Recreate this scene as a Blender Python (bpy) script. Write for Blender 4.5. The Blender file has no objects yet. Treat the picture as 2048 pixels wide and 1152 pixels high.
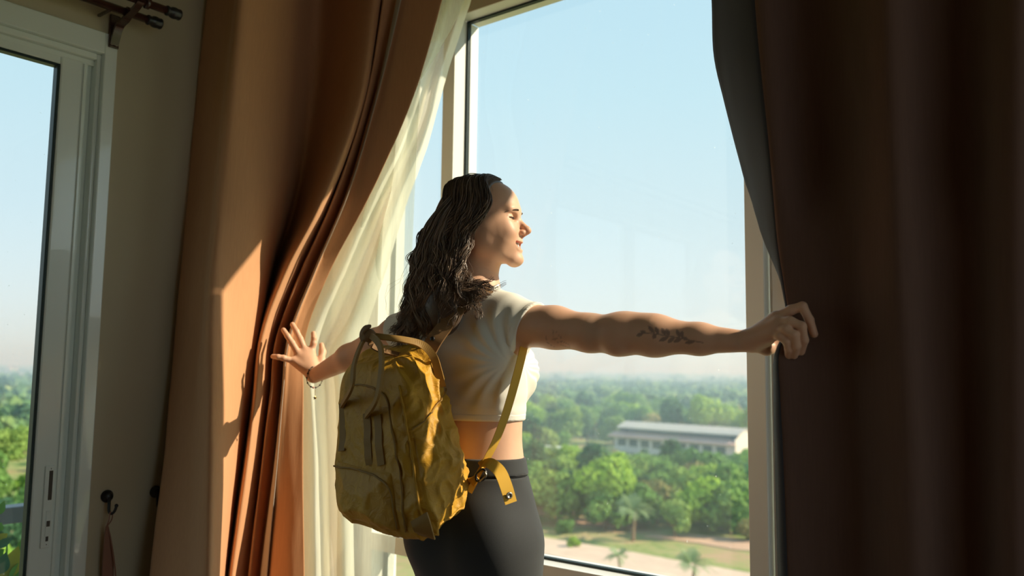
import bpy, bmesh, math, random
import numpy as np
from mathutils import Vector, Matrix
from mathutils.noise import noise as mnoise, fractal as mfractal
random.seed(7); np.random.seed(7)
SC = bpy.context.scene
COL = SC.collection

# ------------------------------------------------------------------ camera, sky, sun, exposure
F_PX = 1677.8                                   # focal length in pixels of the 2048 wide frame
YAW, PITCH, ROLL = math.radians(38.465), math.radians(5.739), math.radians(.706)
CAM = np.array([0.0, -2.30, 1.18])
_cy, _sy, _cp, _sp = math.cos(YAW), math.sin(YAW), math.cos(PITCH), math.sin(PITCH)
FW = np.array([-_sy*_cp, _cy*_cp, _sp]); _r0 = np.array([_cy, _sy, 0.0]); _u0 = np.cross(_r0, FW)
RT = math.cos(ROLL)*_r0 + math.sin(ROLL)*_u0
UP = -math.sin(ROLL)*_r0 + math.cos(ROLL)*_u0
cam_data = bpy.data.cameras.new('camera'); cam = bpy.data.objects.new('camera', cam_data); COL.objects.link(cam)
cam_data.sensor_width = 36.0; cam_data.lens = F_PX/2048*36.0
cam_data.clip_start = .02; cam_data.clip_end = 20000
M = Matrix((RT, UP, -FW)).transposed().to_4x4(); M.translation = Vector(CAM); cam.matrix_world = M
cam_data.dof.use_dof = True; cam_data.dof.focus_distance = 2.12; cam_data.dof.aperture_fstop = 2.7
SC.camera = cam

world = bpy.data.worlds.new('sky'); SC.world = world; world.use_nodes = True
wt = world.node_tree; wt.nodes.clear()
w_out = wt.nodes.new('ShaderNodeOutputWorld'); w_bg = wt.nodes.new('ShaderNodeBackground')
w_tc = wt.nodes.new('ShaderNodeTexCoord'); w_sep = wt.nodes.new('ShaderNodeSeparateXYZ'); w_ramp = wt.nodes.new('ShaderNodeValToRGB')
wt.links.new(w_tc.outputs['Generated'], w_sep.inputs[0]); wt.links.new(w_sep.outputs['Z'], w_ramp.inputs[0])
wt.links.new(w_ramp.outputs[0], w_bg.inputs[0]); wt.links.new(w_bg.outputs[0], w_out.inputs[0])
cr = w_ramp.color_ramp
cr.elements[0].position = 0.0; cr.elements[0].color = (.72, .80, .83, 1)
cr.elements[1].position = 1.0; cr.elements[1].color = (.20, .38, .60, 1)
for pos, c in ((.06, (.68, .77, .815, 1)), (.17, (.575, .715, .79, 1)), (.32, (.485, .685, .79, 1)), (.45, (.44, .65, .78, 1))):
    e = cr.elements.new(pos); e.color = c
w_bg.inputs[1].default_value = 1.0

SUN_TRAVEL = Vector((-1.42, -1.0, -1.18)).normalized()   # from beyond the window, right, 33 degrees high
sd = bpy.data.lights.new('sun', 'SUN'); sd.energy = 6.4; sd.angle = math.radians(.6); sd.color = (1.0, .84, .63)
sun = bpy.data.objects.new('sun', sd); COL.objects.link(sun)
sun.rotation_euler = SUN_TRAVEL.to_track_quat('-Z', 'Y').to_euler(); sun.location = (60, 40, 50)

vs = SC.view_settings
SC.display_settings.display_device = 'sRGB'
vs.view_transform = 'Standard'; vs.look = 'None'; vs.exposure = 0.34; vs.gamma = 1.0; vs.use_curve_mapping = False
SC.cycles.max_bounces = 7; SC.cycles.diffuse_bounces = 4; SC.cycles.glossy_bounces = 3
SC.cycles.transmission_bounces = 4; SC.cycles.transparent_max_bounces = 24; SC.cycles.volume_bounces = 0
SC.cycles.caustics_reflective = False; SC.cycles.caustics_refractive = False
SC.cycles.use_denoising = True

# ------------------------------------------------------------------ helpers
def ray(px, py): return FW + RT*((px-1024)/F_PX) + UP*((576-py)/F_PX)
def at_y(px, py, y): d = ray(px, py); return CAM + d*((y-CAM[1])/d[1])       # the point seen at a pixel on the plane y
def at_x(px, py, x): d = ray(px, py); return CAM + d*((x-CAM[0])/d[0])
def at_z(px, py, z): d = ray(px, py); return CAM + d*((z-CAM[2])/d[2])
def at_d(px, py, dist): d = ray(px, py); d = d/np.linalg.norm(d[:2]); return CAM + d*dist

def nodes_of(m):
    m.use_nodes = True; nt = m.node_tree; nt.nodes.clear(); return nt
def N(nt, kind, **kw):
    n = nt.nodes.new(kind)
    for k, v in kw.items():
        if k in n.inputs.keys(): n.inputs[k].default_value = v
        else: setattr(n, k, v)
    return n
def mat(name, col, rough=.6, spec=.3, metal=0.0, vary=0.0, vscale=8.0, bump=0.0, bscale=60.0, stretch=(1,1,1), sss=0.0, sheen=0.0, weave=0.0, wscale=900.0, coat=0.0):
    m = bpy.data.materials.new(name); nt = nodes_of(m)
    o = N(nt, 'ShaderNodeOutputMaterial'); b = N(nt, 'ShaderNodeBsdfPrincipled')
    b.inputs['Roughness'].default_value = rough; b.inputs['Specular IOR Level'].default_value = spec; b.inputs['Metallic'].default_value = metal
    b.inputs['Sheen Weight'].default_value = sheen; b.inputs['Coat Weight'].default_value = coat
    c = (*col, 1) if len(col) == 3 else col
    b.inputs['Base Color'].default_value = c
    nt.links.new(b.outputs[0], o.inputs[0])
    tc = N(nt, 'ShaderNodeTexCoord'); mp = N(nt, 'ShaderNodeMapping'); mp.inputs['Scale'].default_value = stretch
    nt.links.new(tc.outputs['Object'], mp.inputs[0])
    if vary:
        nz = N(nt, 'ShaderNodeTexNoise'); nz.inputs['Scale'].default_value = vscale; nz.inputs['Detail'].default_value = 5
        nt.links.new(mp.outputs[0], nz.inputs['Vector'])
        mx = N(nt, 'ShaderNodeMix', data_type='RGBA')
        mx.inputs[6].default_value = tuple(max(0, x*(1-vary)) for x in c[:3])+(1,); mx.inputs[7].default_value = tuple(min(1, x*(1+vary)) for x in c[:3])+(1,)
        nt.links.new(nz.outputs['Fac'], mx.inputs[0]); nt.links.new(mx.outputs[2], b.inputs['Base Color'])
    if bump or weave:
        bp = N(nt, 'ShaderNodeBump'); bp.inputs['Distance'].default_value = .002
        if weave:
            w = N(nt, 'ShaderNodeTexWave'); w.inputs['Scale'].default_value = wscale/6.28; w.inputs['Distortion'].default_value = .5
            nt.links.new(mp.outputs[0], w.inputs['Vector']); bp.inputs['Strength'].default_value = weave; nt.links.new(w.outputs['Fac'], bp.inputs['Height'])
        else:
            nb = N(nt, 'ShaderNodeTexNoise'); nb.inputs['Scale'].default_value = bscale; nb.inputs['Detail'].default_value = 6
            nt.links.new(mp.outputs[0], nb.inputs['Vector']); bp.inputs['Strength'].default_value = bump; nt.links.new(nb.outputs['Fac'], bp.inputs['Height'])
        nt.links.new(bp.outputs[0], b.inputs['Normal'])
    if sss:
        b.inputs['Subsurface Weight'].default_value = sss; b.inputs['Subsurface Scale'].default_value = .012
        b.inputs['Subsurface Radius'].default_value = (1.0, .35, .2)
    return m

def link(o, parent=None):
    COL.objects.link(o)
    if parent is not None:
        o.parent = parent
        o.matrix_parent_inverse = Matrix.Translation(-Vector(parent.location))
    return o
def mesh_obj(name, verts, faces, m=None, parent=None, smooth=True):
    me = bpy.data.meshes.new(name)
    me.from_pydata([tuple(map(float, v)) for v in verts] if not isinstance(verts, np.ndarray) else verts.tolist(), [], faces if not isinstance(faces, np.ndarray) else faces.tolist())
    me.update()
    if smooth: me.shade_smooth()
    if m: me.materials.append(m)
    return link(bpy.data.objects.new(name, me), parent)
def bm_obj(name, bm, m=None, parent=None, smooth=False):
    me = bpy.data.meshes.new(name); bmesh.ops.recalc_face_normals(bm, faces=bm.faces); bm.to_mesh(me); bm.free()
    if smooth: me.shade_smooth()
    if m: me.materials.append(m)
    return link(bpy.data.objects.new(name, me), parent)
def tag(o, label, cat=None, group=None, kind=None):
    o['label'] = label
    if cat: o['category'] = cat
    if group: o['group'] = group
    if kind: o['kind'] = kind
    return o
def thing(name, loc, label, cat, group=None):
    o = bpy.data.objects.new(name, None); o.empty_display_size = .05; o.location = tuple(map(float, loc)); COL.objects.link(o)
    bpy.context.view_layer.update()
    return tag(o, label, cat, group)
def add_box(bm, x0, x1, y0, y1, z0, z1, bev=0.0):
    r = bmesh.ops.create_cube(bm, size=1.0)
    for v in r['verts']:
        v.co = Vector(((x0+x1)/2+v.co.x*(x1-x0), (y0+y1)/2+v.co.y*(y1-y0), (z0+z1)/2+v.co.z*(z1-z0)))
    if bev:
        es = list({e for v in r['verts'] for e in v.link_edges})
        bmesh.ops.bevel(bm, geom=es, offset=bev, segments=2, affect='EDGES', profile=.5)
def box(name, x0, x1, y0, y1, z0, z1, m, parent=None, bev=.002):
    bm = bmesh.new(); add_box(bm, x0, x1, y0, y1, z0, z1, bev); return bm_obj(name, bm, m, parent)
def catmull(P, n):
    P = np.asarray(P, float); k = len(P)
    t = np.linspace(0, k-1, n); i = np.clip(t.astype(int), 0, k-2); f = (t-i)[:, None]
    p0 = P[np.clip(i-1, 0, k-1)]; p1 = P[i]; p2 = P[i+1]; p3 = P[np.clip(i+2, 0, k-1)]
    return .5*((2*p1)+(-p0+p2)*f+(2*p0-5*p1+4*p2-p3)*f*f+(-p0+3*p1-3*p2+p3)*f**3)
def frames(P):
    T = np.gradient(P, axis=0); T /= np.linalg.norm(T, axis=1)[:, None]+1e-12
    ref = np.array([0, 0, 1.0]) if abs(T[0][2]) < .9 else np.array([1.0, 0, 0])
    A = np.zeros_like(P); a = np.cross(T[0], ref); a /= np.linalg.norm(a)
    for i in range(len(P)):
        a = a-T[i]*(a@T[i]); a /= np.linalg.norm(a)+1e-12; A[i] = a
    return T, A, np.cross(T, A)
def tube_geo(P, R, sides=8, cap=True):
    P = np.asarray(P, float); R = np.broadcast_to(np.asarray(R, float), (len(P),))
    T, A, B = frames(P); th = np.linspace(0, 2*np.pi, sides, endpoint=False)
    V = (P[:, None]+R[:, None, None]*(np.cos(th)[None, :, None]*A[:, None]+np.sin(th)[None, :, None]*B[:, None])).reshape(-1, 3)
    Fs = []
    n = len(P)
    for i in range(n-1):
        for j in range(sides):
            k = (j+1) % sides; Fs.append((i*sides+j, i*sides+k, (i+1)*sides+k, (i+1)*sides+j))
    if cap: Fs.append(tuple(range(sides))[::-1]); Fs.append(tuple((n-1)*sides+j for j in range(sides)))
    return V, Fs
def tube(name, P, R, m, parent=None, sides=10, n=None):
    if n: P = catmull(P, n); R = np.interp(np.linspace(0, 1, n), np.linspace(0, 1, len(R)), R) if np.ndim(R) else R
    V, Fs = tube_geo(P, R, sides); return mesh_obj(name, V, Fs, m, parent)
def ribbon(name, P, W, m, parent=None, normal=None, thick=.002, n=40):
    """flat strap along P; W widths; normal: facing directions (one or per point)"""
    P0 = np.asarray(P, float); k = len(P0); P = catmull(P0, n)
    W = np.interp(np.linspace(0, 1, n), np.linspace(0, 1, len(np.atleast_1d(W))), np.atleast_1d(W)) if np.size(W) > 1 else np.full(n, float(np.ravel(W)[0]))
    nn = np.asarray(normal, float)
    nn = np.tile(nn, (n, 1)) if nn.ndim == 1 else catmull(nn, n)
    T = np.gradient(P, axis=0); T /= np.linalg.norm(T, axis=1)[:, None]
    S = np.cross(T, nn); S /= np.linalg.norm(S, axis=1)[:, None]; Nn = np.cross(S, T)
    V = []; Fs = []
    prof = [(-.5, -.5), (-.5, .5), (.5, .5), (.5, -.5)]
    for i in range(n):
        for a, b in prof: V.append(P[i]+S[i]*a*W[i]+Nn[i]*b*thick)
    for i in range(n-1):
        for j in range(4): Fs.append((i*4+j, i*4+(j+1) % 4, (i+1)*4+(j+1) % 4, (i+1)*4+j))
    Fs += [(3, 2, 1, 0), tuple(4*(n-1)+j for j in range(4))]
    o = mesh_obj(name, V, Fs, m, parent, smooth=False)
    return o
def lathe(name, prof, m, parent=None, origin=(0, 0, 0), axis=(0, 0, 1), seg=20):
    ax = Vector(axis).normalized(); q = ax.to_track_quat('Z', 'Y'); V = []; Fs = []
    for r, h in prof:
        for j in range(seg):
            a = 2*math.pi*j/seg; V.append(Vector(origin)+q @ Vector((r*math.cos(a), r*math.sin(a), h)))
    for i in range(len(prof)-1):
        for j in range(seg): Fs.append((i*seg+j, i*seg+(j+1) % seg, (i+1)*seg+(j+1) % seg, (i+1)*seg+j))
    Fs.append(tuple(range(seg))[::-1]); Fs.append(tuple((len(prof)-1)*seg+j for j in range(seg)))
    return mesh_obj(name, V, Fs, m, parent)

# ------------------------------------------------------------------ room materials
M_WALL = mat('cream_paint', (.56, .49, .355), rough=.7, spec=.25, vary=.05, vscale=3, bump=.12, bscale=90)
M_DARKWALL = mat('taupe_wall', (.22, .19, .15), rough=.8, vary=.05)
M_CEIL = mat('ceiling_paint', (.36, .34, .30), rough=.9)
M_FLOOR = mat('brown_floor', (.15, .10, .07), rough=.4, vary=.2, vscale=6)
M_FRAME = mat('white_pvc', (.74, .75, .72), rough=.38, spec=.4, vary=.02, vscale=4)
M_FRAME_IN = mat('cream_pvc', (.86, .88, .83), rough=.45, spec=.35, vary=.02, vscale=4)
M_DOORF = mat('door_white', (.88, .95, .92), rough=.25, spec=1.0, coat=1.0, vary=.02, vscale=5)
M_GASKET = mat('dark_gasket', (.018, .035, .035), rough=.4)
M_BLACK = mat('black_metal', (.012, .012, .014), rough=.35, spec=.5)
M_STEEL = mat('aged_steel', (.45, .40, .34), rough=.3, metal=1)

def glass_mat(name, dust=.035):
    m = bpy.data.materials.new(name); nt = nodes_of(m)
    o = N(nt, 'ShaderNodeOutputMaterial'); tr = N(nt, 'ShaderNodeBsdfTransparent'); gl = N(nt, 'ShaderNodeBsdfGlossy')
    tr.inputs[0].default_value = (.965, .985, .975, 1); gl.inputs['Roughness'].default_value = .01
    lw = N(nt, 'ShaderNodeLayerWeight'); pw = N(nt, 'ShaderNodeMath', operation='POWER'); pw.inputs[1].default_value = 5
    mul = N(nt, 'ShaderNodeMath', operation='MULTIPLY_ADD'); mul.inputs[1].default_value = .8; mul.inputs[2].default_value = .025
    mx = N(nt, 'ShaderNodeMixShader')
    nt.links.new(lw.outputs['Facing'], pw.inputs[0]); nt.links.new(pw.outputs[0], mul.inputs[0]); nt.links.new(mul.outputs[0], mx.inputs[0])
    nt.links.new(tr.outputs[0], mx.inputs[1]); nt.links.new(gl.outputs[0], mx.inputs[2])
    # thin dust film with specks and vertical streaks
    tl = N(nt, 'ShaderNodeBsdfTranslucent'); tl.inputs[0].default_value = (.9, .92, .9, 1)
    tc = N(nt, 'ShaderNodeTexCoord')
    n1 = N(nt, 'ShaderNodeTexNoise'); n1.inputs['Scale'].default_value = 95; n1.inputs['Detail'].default_value = 2
    nt.links.new(tc.outputs['Object'], n1.inputs['Vector'])
    r1 = N(nt, 'ShaderNodeMapRange'); r1.inputs['From Min'].default_value = .735; r1.inputs['From Max'].default_value = .80; r1.inputs['To Max'].default_value = .35
    nt.links.new(n1.outputs['Fac'], r1.inputs[0])
    mp = N(nt, 'ShaderNodeMapping'); mp.inputs['Scale'].default_value = (60, 60, 1.3)
    nt.links.new(tc.outputs['Object'], mp.inputs[0])
    n2 = N(nt, 'ShaderNodeTexNoise'); n2.inputs['Scale'].default_value = 1.0; n2.inputs['Detail'].default_value = 4
    nt.links.new(mp.outputs[0], n2.inputs['Vector'])
    r2 = N(nt, 'ShaderNodeMapRange'); r2.inputs['From Min'].default_value = .45; r2.inputs['From Max'].default_value = .8; r2.inputs['To Min'].default_value = dust*.85; r2.inputs['To Max'].default_value = dust*1.15
    nt.links.new(n2.outputs['Fac'], r2.inputs[0])
    ad = N(nt, 'ShaderNodeMath', operation='ADD'); nt.links.new(r1.outputs[0], ad.inputs[0]); nt.links.new(r2.outputs[0], ad.inputs[1])
    mx2 = N(nt, 'ShaderNodeMixShader'); nt.links.new(ad.outputs[0], mx2.inputs[0]); nt.links.new(mx.outputs[0], mx2.inputs[1]); nt.links.new(tl.outputs[0], mx2.inputs[2])
    nt.links.new(mx2.outputs[0], o.inputs[0])
    return m
M_GLASS = glass_mat('window_glass', .018); M_GLASS2 = glass_mat('door_glass', .012)

# ------------------------------------------------------------------ room shell
XL, XR, YB, ZC = -2.60, 1.8, -4.4, 2.95
WX0, WX1, WZ0, WZ1 = -2.56, .75, .08, 2.545
def struct(o, label, cat=None): return tag(o, label, cat, kind='structure')
struct(box('floor', XL-.2, XR+.2, YB-.2, .2, -.12, 0, M_FLOOR), 'dark brown floor of the room')
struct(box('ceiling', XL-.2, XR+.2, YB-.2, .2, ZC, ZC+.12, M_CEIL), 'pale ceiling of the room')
bm = bmesh.new()
add_box(bm, XL-.2, WX0, 0.0, .134, 0, ZC); add_box(bm, WX1, XR+.2, 0.0, .134, 0, ZC)
add_box(bm, WX0, WX1, 0.0, .13, WZ1+.04, ZC); add_box(bm, WX0, WX1, 0.0, .13, 0, WZ0-.001)
add_box(bm, WX0, WX1, 0.0, .0029, WZ1+.0005, WZ1+.04)
struct(bm_obj('wall_front', bm, M_WALL), 'cream wall around the tall window')
DY0, DY1, DZ1 = -3.05, -1.069, 2.228
bm = bmesh.new()
add_box(bm, XL-.14, XL, DY1, 0.0, 0, ZC); add_box(bm, XL-.14, XL, YB-.2, DY0, 0, ZC); add_box(bm, XL-.14, XL, DY0, DY1, DZ1, ZC)
struct(bm_obj('wall_left', bm, M_WALL), 'olive cream wall with the balcony door')
RY0, RY1, RZ0, RZ1 = -2.2, -.35, .25, 2.7
bm = bmesh.new()
add_box(bm, XR, XR+.14, YB-.2, RY0, 0, ZC); add_box(bm, XR, XR+.14, RY1, 0, 0, ZC)
add_box(bm, XR, XR+.14, RY0, RY1, 0, RZ0); add_box(bm, XR, XR+.14, RY0, RY1, RZ1, ZC)
struct(bm_obj('wall_right', bm, M_DARKWALL), 'taupe wall on the right with an added window for daylight')
added_win = bpy.data.objects.new('added_window', None); added_win.location = (XR+.07, -1.27, RZ0); COL.objects.link(added_win); bpy.context.view_layer.update()  # unseen window, added only to bring daylight in from the right
struct(added_win, 'added out of view window that lets daylight in from the right')
for y0, y1 in ((RY0, RY0+.05), (RY1-.05, RY1)): box('post', XR+.02, XR+.12, y0, y1, RZ0, RZ1, M_FRAME, added_win)
for z0, z1 in ((RZ0, RZ0+.05), (RZ1-.05, RZ1)): box('rail', XR+.02, XR+.12, RY0+.05, RY1-.05, z0, z1, M_FRAME, added_win)
box('pane', XR+.07, XR+.0706, RY0+.05, RY1-.05, RZ0+.05, RZ1-.05, M_GLASS2, added_win, 0)
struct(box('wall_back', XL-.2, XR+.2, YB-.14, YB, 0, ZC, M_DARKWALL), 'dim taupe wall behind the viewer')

# ------------------------------------------------------------------ tall window
win = bpy.data.objects.new('window_1', None); win.location = (-1.54, .07, .1); COL.objects.link(win); bpy.context.view_layer.update()
struct(win, 'tall white framed window with a big middle pane and a low transom')
GY = .072
def fbox(name, *a, m=M_FRAME, bev=.0025): return box(name, *a, m, win, bev)
mulls = [(-2.178, -2.119), (-.967, -.912)]
edges = [(WX0, WX0+.05)] + mulls + [(WX1-.05, WX1)]
for k, (a, b) in enumerate(edges):
    nm = 'mullion' if k in (1, 2) else 'side_jamb'
    fbox(nm, a, b, .003, .134, WZ0, WZ1); 
    # cream room side face, a thin cover strip that sits proud of the white post
    fbox('cover_strip', a-.0005, b+.0005, -.004, .004, WZ0, WZ1, m=M_FRAME_IN)
for a, b in zip(edges[:-1], edges[1:]):
    x0, x1 = a[1], b[0]
    fbox('head_rail', x0, x1, .003, .134, WZ1, WZ1+.04)
    fbox('transom', x0, x1, .003, .134, .492, .551)
    fbox('transom_cover', x0, x1, -.012, .004, .488, .553, m=M_FRAME_IN)
    fbox('bottom_rail', x0, x1, .003, .134, WZ0, WZ0+.05)
    for z0, z1 in ((.551, WZ1), (WZ0+.05, .492)):
        fbox('pane', x0, x1, GY, GY+.0006, z0, z1, m=M_GLASS, bev=0)
        bm = bmesh.new(); g = .008
        for y0, y1 in ((GY-.009, GY-.001), (GY+.002, GY+.008)):
            add_box(bm, x0, x0+g, y0, y1, z0, z1); add_box(bm, x1-g, x1, y0, y1, z0, z1)
            add_box(bm, x0+g, x1-g, y0, y1, z0, z0+g); add_box(bm, x0+g, x1-g, y0, y1, z1-g, z1)
        bm_obj('gasket', bm, M_GASKET, win)
# inner opening sash of the right hand section: stile seen beside the right mullion
fbox('sash_stile', -.895, -.852, .012, .055, .56, WZ1-.01)
fbox('sash_stop', -.905, -.896, .02, .05, .56, WZ1-.01, m=M_FRAME_IN)
fbox('sash_catch', -.856, -.832, .000, .013, 1.39, 1.50, m=M_FRAME_IN)
fbox('sash_rail', -.852, WX1-.05, .012, .055, .56, .61)
# outer wall of the building beside and over the window, balcony slab
# ------------------------------------------------------------------ sliding balcony door
door = bpy.data.objects.new('door_1', None); door.location = (XL-.04, -2.0, 0); COL.objects.link(door); bpy.context.view_layer.update()
struct(door, 'white sliding balcony door at the left with a slim dark gasket')
def dbox(name, *a, m=M_DOORF, bev=.003): return box(name, *a, m, door, bev)
dbox('outer_frame', XL-.11, XL+.006, -1.1045, -1.065, 0, DZ1)
dbox('head_frame', XL-.11, XL+.006, DY0, -1.1045, 2.160, DZ1)
dbox('outer_frame', XL-.11, XL+.006, DY0, DY0+.04, 0, 2.16)
dbox('track_lip', XL-.11, XL-.012, DY0+.04, -1.118, 2.140, 2.160, bev=.004)
dbox('jamb_step', XL-.11, XL-.014, -1.118, -1.1045, 0, 2.16)
dbox('jamb_channel', XL-.11, XL-.045, -1.136, -1.118, 0, 2.14)
dbox('track_rib', XL-.035, XL-.030, DY0+.04, -1.118, 2.122, 2.14)
def sash(x0, x1, y0, y1, side):
    s = dbox('sash_stile', x0, x1, y1-.082, y1, .03, 2.128, bev=.006)
    dbox('sash_stile', x0, x1, y0, y0+.082, .03, 2.128, bev=.006)
    dbox('sash_top_rail', x0, x1-.002, y0+.082, y1-.082, 2.100, 2.126, bev=.003)
    dbox('sash_bottom_rail', x0, x1-.002, y0+.082, y1-.082, .03, .12, bev=.003)
    bm = bmesh.new(); g = .0085; a, b = y0+.082, y1-.082
    xx0, xx1 = x0+.004, x1-.001
    add_box(bm, xx0, xx1, b-g, b, .12, 2.10, .002); add_box(bm, xx0, xx1, a, a+g, .12, 2.10, .002)
    add_box(bm, xx0, xx1, a+g, b-g, .12, .12+g, .002); add_box(bm, xx0, xx1, a+g, b-g, 2.10-g, 2.10, .002)
    bm_obj('gasket', bm, M_GASKET, door)
    dbox('pane', x0+.012, x0+.0126, a, b, .12, 2.10, m=M_GLASS2, bev=0)
    return s
s1 = sash(XL-.062, XL-.028, -2.10, -1.137, 1)
sash(XL-.106, XL-.072, -3.01, -2.04, 1)
# sash edge bead, lock plate with its slots
dbox('sash_bead', XL-.030, XL-.022, -1.152, -1.148, .03, 2.12, bev=.001)
lx = XL-.0285
def lpt(px, py): return at_x(px, py, lx)
a = lpt(80, 932); b = lpt(104, 1095)
ly0, ly1 = lpt(79, 1095)[1], lpt(98, 1095)[1]; lz0, lz1 = lpt(88, 1096)[2], lpt(88, 932)[2]
lock = dbox('lock_plate', lx, lx+.006, ly0, ly1, lz0, lz1, bev=.0025); lock['label'] = 'white lock plate with dark slots'
M_SLOT = mat('slot_shadow', (.10, .085, .07), rough=.7)
def lbox(nm, y0, y1, z0, z1, x1, m): 
    o = box(nm, lx+.003, lx+x1, ly0+(ly1-ly0)*y0, ly0+(ly1-ly0)*y1, lz0+(lz1-lz0)*z0, lz0+(lz1-lz0)*z1, m, lock, .001)
    return o
lbox('finger_recess', .42, .84, .58, .94, .0066, M_SLOT)
lbox('latch_slider', .36, .86, .14, .45, .0085, M_DOORF)
lbox('latch_slot', .42, .80, .26, .33, .0092, M_SLOT); lbox('latch_slot', .46, .76, .08, .14, .0066, M_SLOT)
lbox('screw', .55, .65, .035, .05, .0066, M_BLACK); lbox('screw', .55, .65, .955, .97, .0066, M_BLACK)
# ------------------------------------------------------------------ curtains
def drape_mat(name, col, col2):
    m = bpy.data.materials.new(name); nt = nodes_of(m)
    o = N(nt, 'ShaderNodeOutputMaterial'); b = N(nt, 'ShaderNodeBsdfPrincipled'); b.inputs['Roughness'].default_value = .8
    b.inputs['Specular IOR Level'].default_value = .25; b.inputs['Sheen Weight'].default_value = .12; b.inputs['Sheen Roughness'].default_value = .4
    tc = N(nt, 'ShaderNodeTexCoord'); mp = N(nt, 'ShaderNodeMapping'); mp.inputs['Scale'].default_value = (260, 260, 14)
    nt.links.new(tc.outputs['Object'], mp.inputs[0])
    nz = N(nt, 'ShaderNodeTexNoise'); nz.inputs['Scale'].default_value = 1; nz.inputs['Detail'].default_value = 4; nt.links.new(mp.outputs[0], nz.inputs['Vector'])
    mx = N(nt, 'ShaderNodeMix', data_type='RGBA'); mx.inputs[6].default_value = (*col, 1); mx.inputs[7].default_value = (*col2, 1)
    nt.links.new(nz.outputs['Fac'], mx.inputs[0]); nt.links.new(mx.outputs[2], b.inputs['Base Color'])
    bp = N(nt, 'ShaderNodeBump'); bp.inputs['Strength'].default_value = .25; bp.inputs['Distance'].default_value = .001
    nt.links.new(nz.outputs['Fac'], bp.inputs['Height']); nt.links.new(bp.outputs[0], b.inputs['Normal'])
    nt.links.new(b.outputs[0], o.inputs[0]); return m
M_DRAPE = drape_mat('terracotta_drape', (.52, .26, .13), (.63, .33, .165))
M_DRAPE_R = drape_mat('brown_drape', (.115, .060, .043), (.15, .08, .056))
M_LINING = mat('grey_lining', (.045, .045, .056), rough=.75)
M_HEMLINE = mat('pale_lining', (.48, .42, .35), rough=.8)
def sheer_mat(name, col, alpha, tcol):
    m = bpy.data.materials.new(name); nt = nodes_of(m)
    o = N(nt, 'ShaderNodeOutputMaterial'); d = N(nt, 'ShaderNodeBsdfDiffuse'); t = N(nt, 'ShaderNodeBsdfTranslucent'); tr = N(nt, 'ShaderNodeBsdfTransparent')
    d.inputs[0].default_value = (*col, 1); t.inputs[0].default_value = (*col, 1); tr.inputs[0].default_value = (*tcol, 1)
    m1 = N(nt, 'ShaderNodeMixShader'); m1.inputs[0].default_value = .78; nt.links.new(d.outputs[0], m1.inputs[1]); nt.links.new(t.outputs[0], m1.inputs[2])
    tc = N(nt, 'ShaderNodeTexCoord'); mp = N(nt, 'ShaderNodeMapping'); mp.inputs['Scale'].default_value = (150, 150, 12)
    nt.links.new(tc.outputs['Object'], mp.inputs[0])
    nz = N(nt, 'ShaderNodeTexNoise'); nz.inputs['Scale'].default_value = 1; nz.inputs['Detail'].default_value = 3; nt.links.new(mp.outputs[0], nz.inputs['Vector'])
    mr = N(nt, 'ShaderNodeMapRange'); mr.inputs['To Min'].default_value = alpha-.08; mr.inputs['To Max'].default_value = alpha+.08; nt.links.new(nz.outputs['Fac'], mr.inputs[0])
    m2 = N(nt, 'ShaderNodeMixShader'); nt.links.new(mr.outputs[0], m2.inputs[0]); nt.links.new(tr.outputs[0], m2.inputs[1]); nt.links.new(m1.outputs[0], m2.inputs[2])
    nt.links.new(m2.outputs[0], o.inputs[0]); return m
M_SHEER = sheer_mat('cream_sheer', (.97, .955, .86), .90, (.95, .93, .82))
M_SHEER2 = sheer_mat('thin_sheer', (.80, .84, .74), .42, (.95, .97, .92))

def loft(rows, ny=70, sub=9, wr=0.0, seed=0, depth_fn=None):
    """rows: list of (py, [(px, y), ...]); fold lines run down the cloth. Returns grid of points [ny, nx, 3]"""
    pys = np.array([r[0] for r in rows], float); A = np.array([r[1] for r in rows], float)         # R, K, 2
    K = A.shape[1]; py = np.linspace(pys[0], pys[-1], ny)
    # monotone-ish smooth interpolation of each fold line down the cloth
    cols = np.zeros((ny, K, 2))
    t = np.interp(py, pys, np.arange(len(pys))); i = np.clip(t.astype(int), 0, len(pys)-2); f = (t-i)
    h = np.diff(pys)
    for k in range(K):
        for c in range(2):
            v = A[:, k, c]; m = np.gradient(v, pys)
            hh = h[i]; f2 = f*f; f3 = f2*f
            cols[:, k, c] = (2*f3-3*f2+1)*v[i]+(f3-2*f2+f)*hh*m[i]+(-2*f3+3*f2)*v[i+1]+(f3-f2)*hh*m[i+1]
    G = np.zeros((ny, (K-1)*sub+1, 3))
    for r in range(ny):
        L = np.array([at_y(cols[r, k, 0], py[r], cols[r, k, 1]) for k in range(K)])
        G[r] = catmull(L, (K-1)*sub+1)
    if wr:
        nx = G.shape[1]; du = np.gradient(G, axis=1); dv = np.gradient(G, axis=0); nn = np.cross(du, dv); nn /= np.linalg.norm(nn, axis=2)[..., None]+1e-9
        for r in range(ny):
            for q in range(nx):
                p = G[r, q]; G[r, q] += nn[r, q]*wr*(mnoise(Vector((p[0]*14+seed, p[1]*14, p[2]*2.2)))+.5*mnoise(Vector((p[0]*40, p[1]*40+seed, p[2]*6))))
    return G
def grid_obj(name, G, m, parent, thick=.0):
    ny, nx = G.shape[:2]; V = G.reshape(-1, 3)
    Fs = [(r*nx+q, r*nx+q+1, (r+1)*nx+q+1, (r+1)*nx+q) for r in range(ny-1) for q in range(nx-1)]
    o = mesh_obj(name, V, Fs, m, parent)
    if thick:
        md = o.modifiers.new('thickness', 'SOLIDIFY'); md.thickness = thick; md.offset = 0
    return o

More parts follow.
